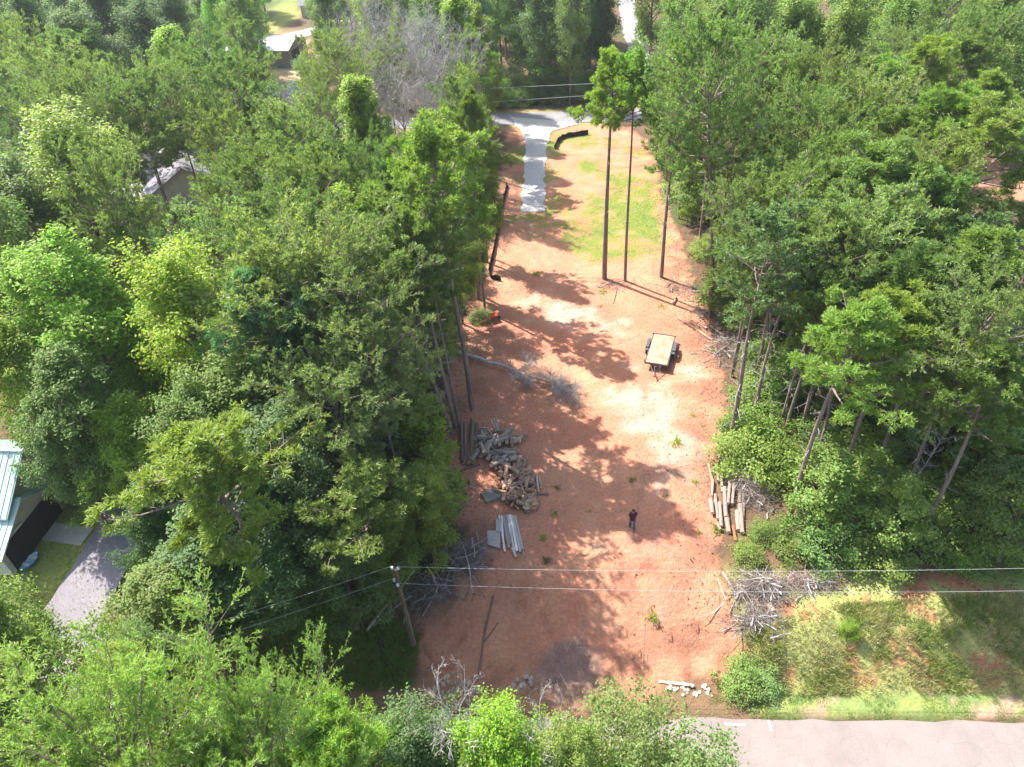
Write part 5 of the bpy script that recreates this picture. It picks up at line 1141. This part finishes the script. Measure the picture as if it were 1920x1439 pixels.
for q, lb, zz in [([(914, 998), (938, 998), (938, 1031), (914, 1024)], 'larger grey sheet panel left of the board stack', .16), ([(930, 977), (939, 977), (939, 1002), (930, 1000)], 'small grey sheet panel above the larger one', .22)]:
    P = np.array([atg(*k) for k in q]); P[:, 2] += zz; c = P.mean(0); V = np.vstack([P - c, P - c - [0, 0, .05]])
    o = MB().add(V, [(3, 2, 1, 0), (4, 5, 6, 7), (0, 1, 5, 4), (1, 2, 6, 5), (2, 3, 7, 6), (3, 0, 4, 7)]).build('sheet_panel', M_BOARD); o.location = tuple(c); o.color = (1.0, .95, .95, 1); tag(o, lb, 'panel', 'sheet panels beside the boards')
# lichen-grey slab by the bushes
p = atg(921, 931); o = MB().box((0, 0, .12), (1.3, 1.1, .2), taper=.9).build('stone_slab', M_STONE); o.location = tuple(p); o.color = (.6, .62, .58, 1); o.rotation_euler = (0, 0, .4); tag(o, 'mottled grey slab between bushes and the lower log heap', 'slab')

# ------------------------------------------------------------------ fallen tree
def rot_children(mb, P, rs, re, k): V, Q = tubes(P, rs, re, k); mb.add(V, Q)
rg = np.random.default_rng(77)
a = atg(838, 658); b = atg(1075, 738); d = b - a; Lf = float(np.linalg.norm(d)); n = 12; t = np.linspace(0, 1, n)[:, None]
P = a + d * t; P[:, 2] = terrain(P[:, 0], P[:, 1]) + .22 + .25 * np.sin(t[:, 0] * 3); P[:, :2] += rg.normal(0, .06, (n, 2)); P0 = P - a
ft = empty('fallen_tree', a); tag(ft, 'fallen dead tree with grey twiggy crown lying across the clay', 'fallen tree')
MB().tube(P0, .20, .05, k=8, capm=1).build('trunk', [mat('bleached_bark', (.55, .50, .47), .9, .2, .35, 4, .02, 14), M_LOGE], ft, smooth=True)
mb = MB(); N = 60; ti = rg.uniform(.12, .98, N) ** .8; s = np.stack([np.interp(ti, t[:, 0], P0[:, j]) for j in range(3)], -1); dn = d / Lf
dv = rg.normal(0, 1, (N, 3)); dv[:, 2] = np.abs(dv[:, 2]) * .5; dv = unit(dv) + dn * .9; dv = unit(dv); LL = rg.uniform(.5, 1.2, N) * np.where(ti > .5, 2.1, .75)
BP = curve_pts(s, dv, LL, np.zeros((N, 3)) + [0, 0, -.12], 5, rg, .05); rot_children(mb, BP, np.full(N, .03), np.full(N, .008), 4)
big = ti > .45; C1, CL1 = children(BP[big], LL[big], 11, rg, .15, 1, .55, .5, .0, 4, -.05); rot_children(mb, C1, np.full(len(C1), .014), np.full(len(C1), .006), 3)
C2, CL2 = children(C1, CL1, 9, rg, .1, 1, .6, .5, 0, 3); rot_children(mb, C2, np.full(len(C2), .009), np.full(len(C2), .004), 3)
mb.v = [np.column_stack([v[:, :2], np.maximum(v[:, 2], .02)]) for v in mb.v]
mb.build('branches', M_TWIG, ft)

# ------------------------------------------------------------------ brush piles
def brush(px, py, rx, ry, h, n, label, seed, rot=0., L=(.6, 2.4), name='brush_pile', colm=None):
    rg = np.random.default_rng(seed); c = atg(px, py); root = empty(name, c); tag(root, label, 'brush pile', 'brush piles round the clearing')
    u = rg.normal(0, .5, (n, 2)); x = u[:, 0] * rx; y = u[:, 1] * ry; ca, sa = math.cos(rot), math.sin(rot); X = c[0] + x * ca - y * sa; Y = c[1] + x * sa + y * ca
    hz = h * np.exp(-(u ** 2).sum(1) * 1.4) * rg.random(n); s = np.stack([X, Y, terrain(X, Y) + hz + .03], -1) - c
    az = rg.uniform(0, 6.28, n); el = rg.normal(.05, .3, n); d = np.stack([np.cos(az) * np.cos(el), np.sin(az) * np.cos(el), np.sin(el)], -1); LL = rg.uniform(*L, n)
    P = curve_pts(s - d * LL[:, None] / 2, d, LL, rg.normal(0, .18, (n, 3)) * [1, 1, .4], 5, rg, .04)
    for q in (P,): q[..., 2] = np.maximum(q[..., 2], terrain(q[..., 0] + c[0], q[..., 1] + c[1]) - c[2] + .02)
    mb = MB(); k = n // 9; V, Q = tubes(P[k:], rg.uniform(.008, .02, n - k), np.full(n - k, .006), 3); mb.add(V, Q)
    C1, CL = children(P[k:], LL[k:], 4, rg, .2, 1, .5, .5, 0, 3); V, Q = tubes(C1, np.full(len(C1), .008), np.full(len(C1), .004), 3); mb.add(V, Q)
    o = mb.build('twigs', colm or M_BRUSH, root); o['kind'] = 'stuff'
    for i in range(k):
        MB().tube(P[i], rg.uniform(.03, .065), rg.uniform(.015, .03), k=6).build('branch', M_GBARK if i % 3 else M_TWIG, root)
    return root
brush(1425, 1108, 2.1, 1.0, .9, 300, 'widest tangle of grey brush above the right end of the clay', 1)
brush(1520, 1095, 2.0, .6, .5, 130, 'brown brush strung along the upper bank under the wires', 2)
brush(1415, 1160, 1.5, .8, .4, 150, 'thin scatter of sticks at the lower rim of the big brush', 3)
brush(1405, 920, 1.4, 2.2, 1.0, 300, 'grey twiggy brush thrown over the pale log stack', 4)
brush(878, 1045, 1.4, 1.1, .7, 220, 'brush heap in shade left of the white boards', 5)
brush(805, 1115, 1.7, .9, .6, 240, 'dark brush right of the utility pole under the wires', 6)
brush(1360, 650, 2.0, 3.0, .9, 220, 'grey brush under the pines right of the trailer', 7)
brush(1330, 590, 1.6, 3.0, .8, 150, 'grey brush around the feet of the right edge pines', 8)
brush(1275, 545, 2.2, 1.8, .25, 130, 'low scatter of sticks below the right pine of the trio', 9, L=(.3, 1.3))
brush(1150, 532, 2.6, 1.2, .15, 110, 'low scatter of grey sticks at the foot of the pine trio', 10, L=(.3, 1.2))
brush(1620, 1010, 1.6, 1.2, .7, 120, 'dead twigs among the olive shrubs above the wires', 11)
# pale dead limbs leaning near the utility pole
G3 = 'dead limbs leaning by the utility pole'
for i, (p0, z0, p1, z1, r, lb) in enumerate([((688, 1182), .2, (776, 1070), 3.4, .09, 'thick pale dead limb leaning left of the utility pole'), ((700, 1172), .1, (770, 1118), 1.8, .05, 'thinner dead limb under the thick one by the pole'), ((818, 1100), .1, (800, 1062), 1.6, .10, 'short broken limb right of the utility pole top'), ((886, 1112), .1, (868, 1020), 1.9, .04, 'slender dead stem between pole and boards')]):
    a = atg(*p0, z0); b = atg(*p1); b = at(p1[0], p1[1], z1); mth = (a + b) / 2 + np.array([.1, 0, .15]); o = MB().tube([a - a, mth - a, b - a], r, r * .5, k=7).build('leaning_pole', M_TWIG if i != 2 else M_GBARK, smooth=True); o.location = tuple(a); tag(o, lb, 'dead branch', G3)

# ------------------------------------------------------------------ stones by the road cut
st = []
for k in range(5):
    rg = np.random.default_rng(200 + k); V = unit(rg.normal(0, 1, (16, 3))); import bmesh
    bm = bmesh.new(); [bm.verts.new(tuple(v * np.array([1, .8, .55]))) for v in V]; bmesh.ops.convex_hull(bm, input=bm.verts); me = bpy.data.meshes.new('stone'); bm.to_mesh(me); bm.free(); me.materials.append(M_STONE); st.append(me)
rs = random.Random(9)
def stones(n, poly, rr, label, group, col):
    P = wpoly(poly); lo = P.min(0); hi = P.max(0); i = 0
    while i < n:
        x = rs.uniform(lo[0], hi[0]); y = rs.uniform(lo[1], hi[1])
        if not inpoly(P, np.array([x]), np.array([y]))[0]: continue
        r = rs.uniform(*rr); o = bpy.data.objects.new('stone', rs.choice(st)); COL.objects.link(o); o.location = (x, y, tz(x, y) + r * .2); o.scale = (r * rs.uniform(.8, 1.3), r * rs.uniform(.8, 1.2), r); o.rotation_euler = (rs.uniform(-.3, .3), rs.uniform(-.3, .3), rs.uniform(0, 6)); g = rs.uniform(.8, 1.25); o.color = (col[0] * g, col[1] * g, col[2] * g, 1)
        fx = (x - lo[0]) / (hi[0] - lo[0]); fy = (y - lo[1]) / (hi[1] - lo[1]); sz_ = 'large' if r > rr[0] + .6 * (rr[1] - rr[0]) else ('tiny' if r < rr[0] + .25 * (rr[1] - rr[0]) else 'fist-sized')
        tag(o, '%s %s, %s %s part' % (sz_, label, 'far' if fy > .5 else 'near', 'left' if fx < .33 else ('right' if fx > .67 else 'middle')), 'stone', group); i += 1
stones(75, [(802, 1275), (850, 1262), (900, 1290), (905, 1325), (860, 1325), (815, 1305)], (.07, .2), 'tan stone on the red slope above the bottom thicket', 'stones on the lower red slope', (1.1, 1.0, .85))
stones(26, [(960, 1280), (1000, 1265), (1010, 1290), (985, 1310), (960, 1300)], (.08, .22), 'grey stone in the cluster beside the mud track', 'stones at the mud track edge', (.95, .95, 1.0))
stones(30, [(1236, 1275), (1290, 1280), (1345, 1296), (1345, 1312), (1280, 1305), (1236, 1290)], (.08, .2), 'white stone in the row along the verge', 'white stones along the verge', (1.5, 1.45, 1.4))
ca_ = MB(); a = atg(1236, 1278, .05); b = atg(1292, 1285, .05); o = MB().box((0, 0, 0), (float(np.hypot(*(b - a)[:2])), .16, .08)).build('concrete_edging', M_CONC); o.location = tuple((a + b) / 2); o.rotation_euler = (0, 0, math.atan2(b[1] - a[1], b[0] - a[0])); tag(o, 'white concrete edging strip at the bottom of the clay', 'edging')

# ------------------------------------------------------------------ grass, litter, clods (uncountable)
M_GRASS = leaf_mat('grass_blade', .30, .3, (1.2, 1.1, .5), rough=.6, base=(.22, .30, .07))
M_STRAW = leaf_mat('dry_grass', .30, .25, (1.1, 1.0, .7), rough=.7, base=(.46, .45, .20))
M_LGRASS = leaf_mat('lime_grass', .30, .3, (1.2, 1.1, .5), rough=.6, base=(.14, .27, .045))
def grass(name, P, n, h, wd, m, seed, blades=5, prob=None, kindlabel=None, spread=.5):
    rg = np.random.default_rng(seed); lo = P.min(0); hi = P.max(0); x = rg.uniform(lo[0], hi[0], n); y = rg.uniform(lo[1], hi[1], n); k = inpoly(P, x, y)
    if prob is not None: k &= rg.random(n) < prob(x, y)
    x = x[k]; y = y[k]; c = np.stack([x, y, terrain(x, y) - .01], -1); hh = h * rg.uniform(.5, 1.3, len(c)) * (.6 + .8 * fbm(x, y, 1.5, seed))
    c = np.repeat(c, blades, 0); hh = np.repeat(hh, blades); c[:, :2] += rg.normal(0, .06, (len(c), 2)); d = rg.normal(0, spread, (len(c), 3)); d[:, 2] = 1; d = unit(d); s = unit(np.cross(d, rg.normal(0, 1, c.shape))) * wd
    V = np.stack([c - s, c + s, c + d * hh[:, None] + rg.normal(0, .03, c.shape)], 1).reshape(-1, 3); mb = MB(); mb.add(V, T=np.arange(len(V)).reshape(-1, 3))
    o = mb.build(name, m, fattr=rg.random(len(V) // 3)); tag(o, kindlabel, 'grass' if 'litter' not in name else 'litter', kind='stuff'); return o
BANK = wpoly([(1395, 1195), (1440, 1165), (1560, 1135), (1925, 1110), (1925, 1302), (1350, 1306), (1340, 1292), (1400, 1240)])
BANK = np.vstack([BANK]);
grass('bank_grass', BANK, 13000, .34, .018, M_STRAW, 1, 5, lambda x, y: .25 + .75 * (fbm(x, y, 1.6, 5) > .5), 'dry straw-coloured grass on the bank right of the clay')
grass('green_bank_grass', BANK, 9000, .36, .020, M_GRASS, 2, 5, lambda x, y: sm(.42, .6, fbm(x, y, 2.2, 8)), 'green tufts growing through the dry grass of the bank')
VER = wpoly([(1300, 1300), (1350, 1303), (1925, 1300), (1925, 1354), (1352, 1350), (1310, 1330)])
grass('verge_grass', VER, 12000, .09, .012, M_LGRASS, 3, 4, lambda x, y: sm(.35, .55, fbm(x, y, 1.2, 6)), 'short grass on the verge along the near road')
grass('lot_grass', W_TOPG, 26000, .07, .02, M_LGRASS, 4, 3, lambda x, y: .9 * sm(.50, .66, fbm(x, y, 4, 21)), 'thin yellow-green grass seeded on the upper clearing')
grass('yard_grass', W_YARD[1:-1], 9000, .10, .015, M_GRASS, 5, 4, None, 'mown grass beside the asphalt driveway')
WL = wpoly([(450, 1150), (700, 1140), (790, 1190), (770, 1290), (600, 1300), (430, 1230)])
grass('shade_grass', WL, 7000, .45, .02, M_GRASS, 6, 5, None, 'rank grass in the shade left of the utility pole')
# weeds and saplings' leaves scattered low on wood floor: leaf litter
rg = np.random.default_rng(50); n = 52000; x = rg.uniform(-40, 45, n); y = rg.uniform(22, 85, n); dl = sdist(W_LOT, x, y); s_ = y - road_edge(x)
k = (dl < .8 + rg.exponential(1.2, n)) & (s_ > 5) & (dl > -22); x = x[k]; y = y[k]; c = np.stack([x, y, terrain(x, y) + .03], -1)
V, Q = leaves(c, .16, rg); o = MB().add(V, Q).build('leaf_litter', leaf_mat('dead_leaf', .4, .2, (1.2, 1, .6), rough=.8, base=(.20, .12, .07)), fattr=rg.random(len(c))); tag(o, 'brown leaf litter under the trees round the clearing', 'litter', kind='stuff')
n = 3200; x = rg.uniform(-14, 20, n); y = rg.uniform(21, 95, n); k = inpoly(W_LOT, x, y) & (rg.random(n) < .35 + .65 * (fbm(x, y, 3, 90) > .55)); x = x[k]; y = y[k]; N = len(x)
az = rg.uniform(0, 6.28, N); d = np.stack([np.cos(az), np.sin(az), 0 * az + .05], -1); P = curve_pts(np.stack([x, y, terrain(x, y) + .02], -1), d, rg.uniform(.15, .9, N), rg.normal(0, .15, (N, 3)) * [1, 1, 0], 4, rg, .03); V, Q = tubes(P, rg.uniform(.006, .02, N), np.full(N, .005), 3)
o = MB().add(V, Q).build('stick_litter', M_GBARK); tag(o, 'small sticks and bark scraps strewn over the clay', 'litter', kind='stuff')
mb = MB(); n = 2600; x = rg.uniform(-14, 20, n); y = rg.uniform(21, 70, n); k = inpoly(W_LOT, x, y); x = x[k]; y = y[k]
for a_, b_ in zip(x, y):
    r = float(rg.uniform(.02, .07)); V = unit(rg.normal(0, 1, (6, 3))) ; V = np.array([(1, 0, 0), (0, 1, 0), (-1, 0, 0), (0, -1, 0), (0, 0, .7), (0, 0, -.7)]) * r * rg.uniform(.6, 1.3, (6, 1)) + [a_, b_, 0]; V[:, 2] += tz(a_, b_) + r * .2
    mb.add(V, T=[(0, 1, 4), (1, 2, 4), (2, 3, 4), (3, 0, 4)])
o = mb.build('clay_clods', mat('clay_clod', (.40, .19, .12), .95, .1, .3, 3)); tag(o, 'crumbs and clods of red clay on the clearing', 'clods', kind='stuff')

# ------------------------------------------------------------------ the walking person (seen from behind)
M_SKIN = mat('skin', (.42, .24, .17), .6, .3, .05, 3); M_HAIR = mat('dark_hair', (.05, .03, .02), .7, .3, .2, 20); M_SHIRT = mat('maroon_shirt', (.075, .02, .045), .9, .2, .12, 12); M_JEAN = mat('blue_jeans', (.10, .12, .22), .9, .2, .2, 9); M_SHOE = mat('brown_shoe', (.08, .05, .04), .8, .3, .1, 9)
def skin_mesh(name, joints, edges, m, parent, sub=1):
    me = bpy.data.meshes.new(name); me.from_pydata([j[:3] for j in joints], edges, []); o = bpy.data.objects.new(name, me); COL.objects.link(o); o.parent = parent
    mo = o.modifiers.new('skin', 'SKIN'); sv = me.skin_vertices[0].data if me.skin_vertices else None
    if sv is None:
        bpy.context.view_layer.objects.active = o; sv = me.skin_vertices[0].data
    for i, j in enumerate(joints): sv[i].radius = (j[3], j[4] if len(j) > 4 else j[3])
    sv[0].use_root = True
    s = o.modifiers.new('sub', 'SUBSURF'); s.levels = sub; s.render_levels = sub
    mo.use_smooth_shade = True; me.materials.append(m); return o
pp = atg(1185, 990); pe = empty('person', (pp[0], pp[1], pp[2]), R_(4)); tag(pe, 'person in dark maroon shirt and blue jeans walking away over the clay', 'person')
J = [(0, 0, .98, .11, .09), (0, .02, 1.2, .10, .08), (0, .03, 1.40, .11, .075), (0, .04, 1.52, .06), (0, .06, 1.60, .09), (0, .07, 1.70, .11),
     (-.19, .03, 1.42, .05), (-.26, -.04, 1.16, .042), (-.29, .02, .93, .030), (-.29, .04, .87, .026), (.19, .03, 1.42, .05), (.25, .06, 1.16, .042), (.28, .16, .95, .030), (.28, .18, .89, .026),
     (-.10, 0, .90, .09), (-.11, .12, .50, .065), (-.12, .10, .10, .045), (-.12, .20, .05, .045), (.10, 0, .90, .09), (.10, -.05, .50, .065), (.10, -.22, .14, .045), (.10, -.14, .05, .045)]
E = [(0, 1), (1, 2), (2, 3), (3, 4), (4, 5), (2, 6), (6, 7), (7, 8), (8, 9), (2, 10), (10, 11), (11, 12), (12, 13), (0, 14), (14, 15), (15, 16), (16, 17), (0, 18), (18, 19), (19, 20), (20, 21)]
for hnd, s in ((9, -1), (13, 1)):
    hx, hy, hz = J[hnd][:3]
    for fi, (dx, dy, ln) in enumerate([(-.02, .025, .075), (-.007, .012, .085), (.005, -.002, .08), (.016, -.016, .065), (.0, .045, .05)]):
        b0 = len(J); J.append((hx + dx, hy + dy, hz - .045 * (fi < 4), .009)); J.append((hx + dx, hy + dy + .02, hz - .045 * (fi < 4) - ln * .6, .008)); J.append((hx + dx, hy + dy + .035, hz - .04 - ln, .007)); E += [(hnd, b0), (b0, b0 + 1), (b0 + 1, b0 + 2)]
body = skin_mesh('body', J, E, M_SKIN, pe, 1)
sh = skin_mesh('shirt', [(0, 0, .80, .20, .16), (0, .01, 1.0, .21, .17), (0, .02, 1.2, .20, .15), (0, .03, 1.38, .22, .15), (0, .04, 1.50, .12, .11), (-.20, .03, 1.42, .10), (-.255, -.03, 1.22, .085), (.20, .03, 1.42, .10), (.245, .06, 1.22, .085)], [(0, 1), (1, 2), (2, 3), (3, 4), (3, 5), (5, 6), (3, 7), (7, 8)], M_SHIRT, pe)
jn = skin_mesh('jeans', [(0, 0, 1.02, .19, .15), (-.10, .01, .84, .13), (-.11, .12, .50, .10), (-.12, .10, .07, .085), (.10, 0, .84, .13), (.10, -.05, .50, .10), (.10, -.22, .13, .085)], [(0, 1), (1, 2), (2, 3), (0, 4), (4, 5), (5, 6)], M_JEAN, pe)
skin_mesh('hair', [(0, .035, 1.62, .10, .09), (0, .045, 1.70, .125, .12), (0, .05, 1.79, .11, .11)], [(0, 1), (1, 2)], M_HAIR, pe)
for s, yy, zz in ((-.12, .16, .045), (.10, -.16, .06)): skin_mesh('shoe', [(s, yy - .10, zz, .05), (s, yy + .03, zz, .052), (s, yy + .13, zz - .005, .04)], [(0, 1), (1, 2)], M_SHOE, pe)
for s in (-1, 1): MB().tube([(s * .095, .08, 1.63), (s * .108, .07, 1.69)], .018, k=6).build('ear', M_SKIN, pe)

print('prototype triangles', NTRI[0])

# ------------------------------------------------------------------ thin haze added to lift the blacks
hm = bpy.data.materials.new('lift_haze'); hm.use_nodes = True; n = hm.node_tree.nodes; n.remove(n['Principled BSDF']); pv = n.new('ShaderNodeVolumePrincipled')
pv.inputs['Color'].default_value = (.86, .90, .96, 1); pv.inputs['Density'].default_value = .00022; pv.inputs['Anisotropy'].default_value = .3
hm.node_tree.links.new(pv.outputs[0], n['Material Output'].inputs['Volume'])
o = MB().box((60, 400, 18.5), (1500, 1700, 43)).build('haze', hm); tag(o, 'thin bluish haze added over the woods to lift the dark shadows', None, kind='stuff')
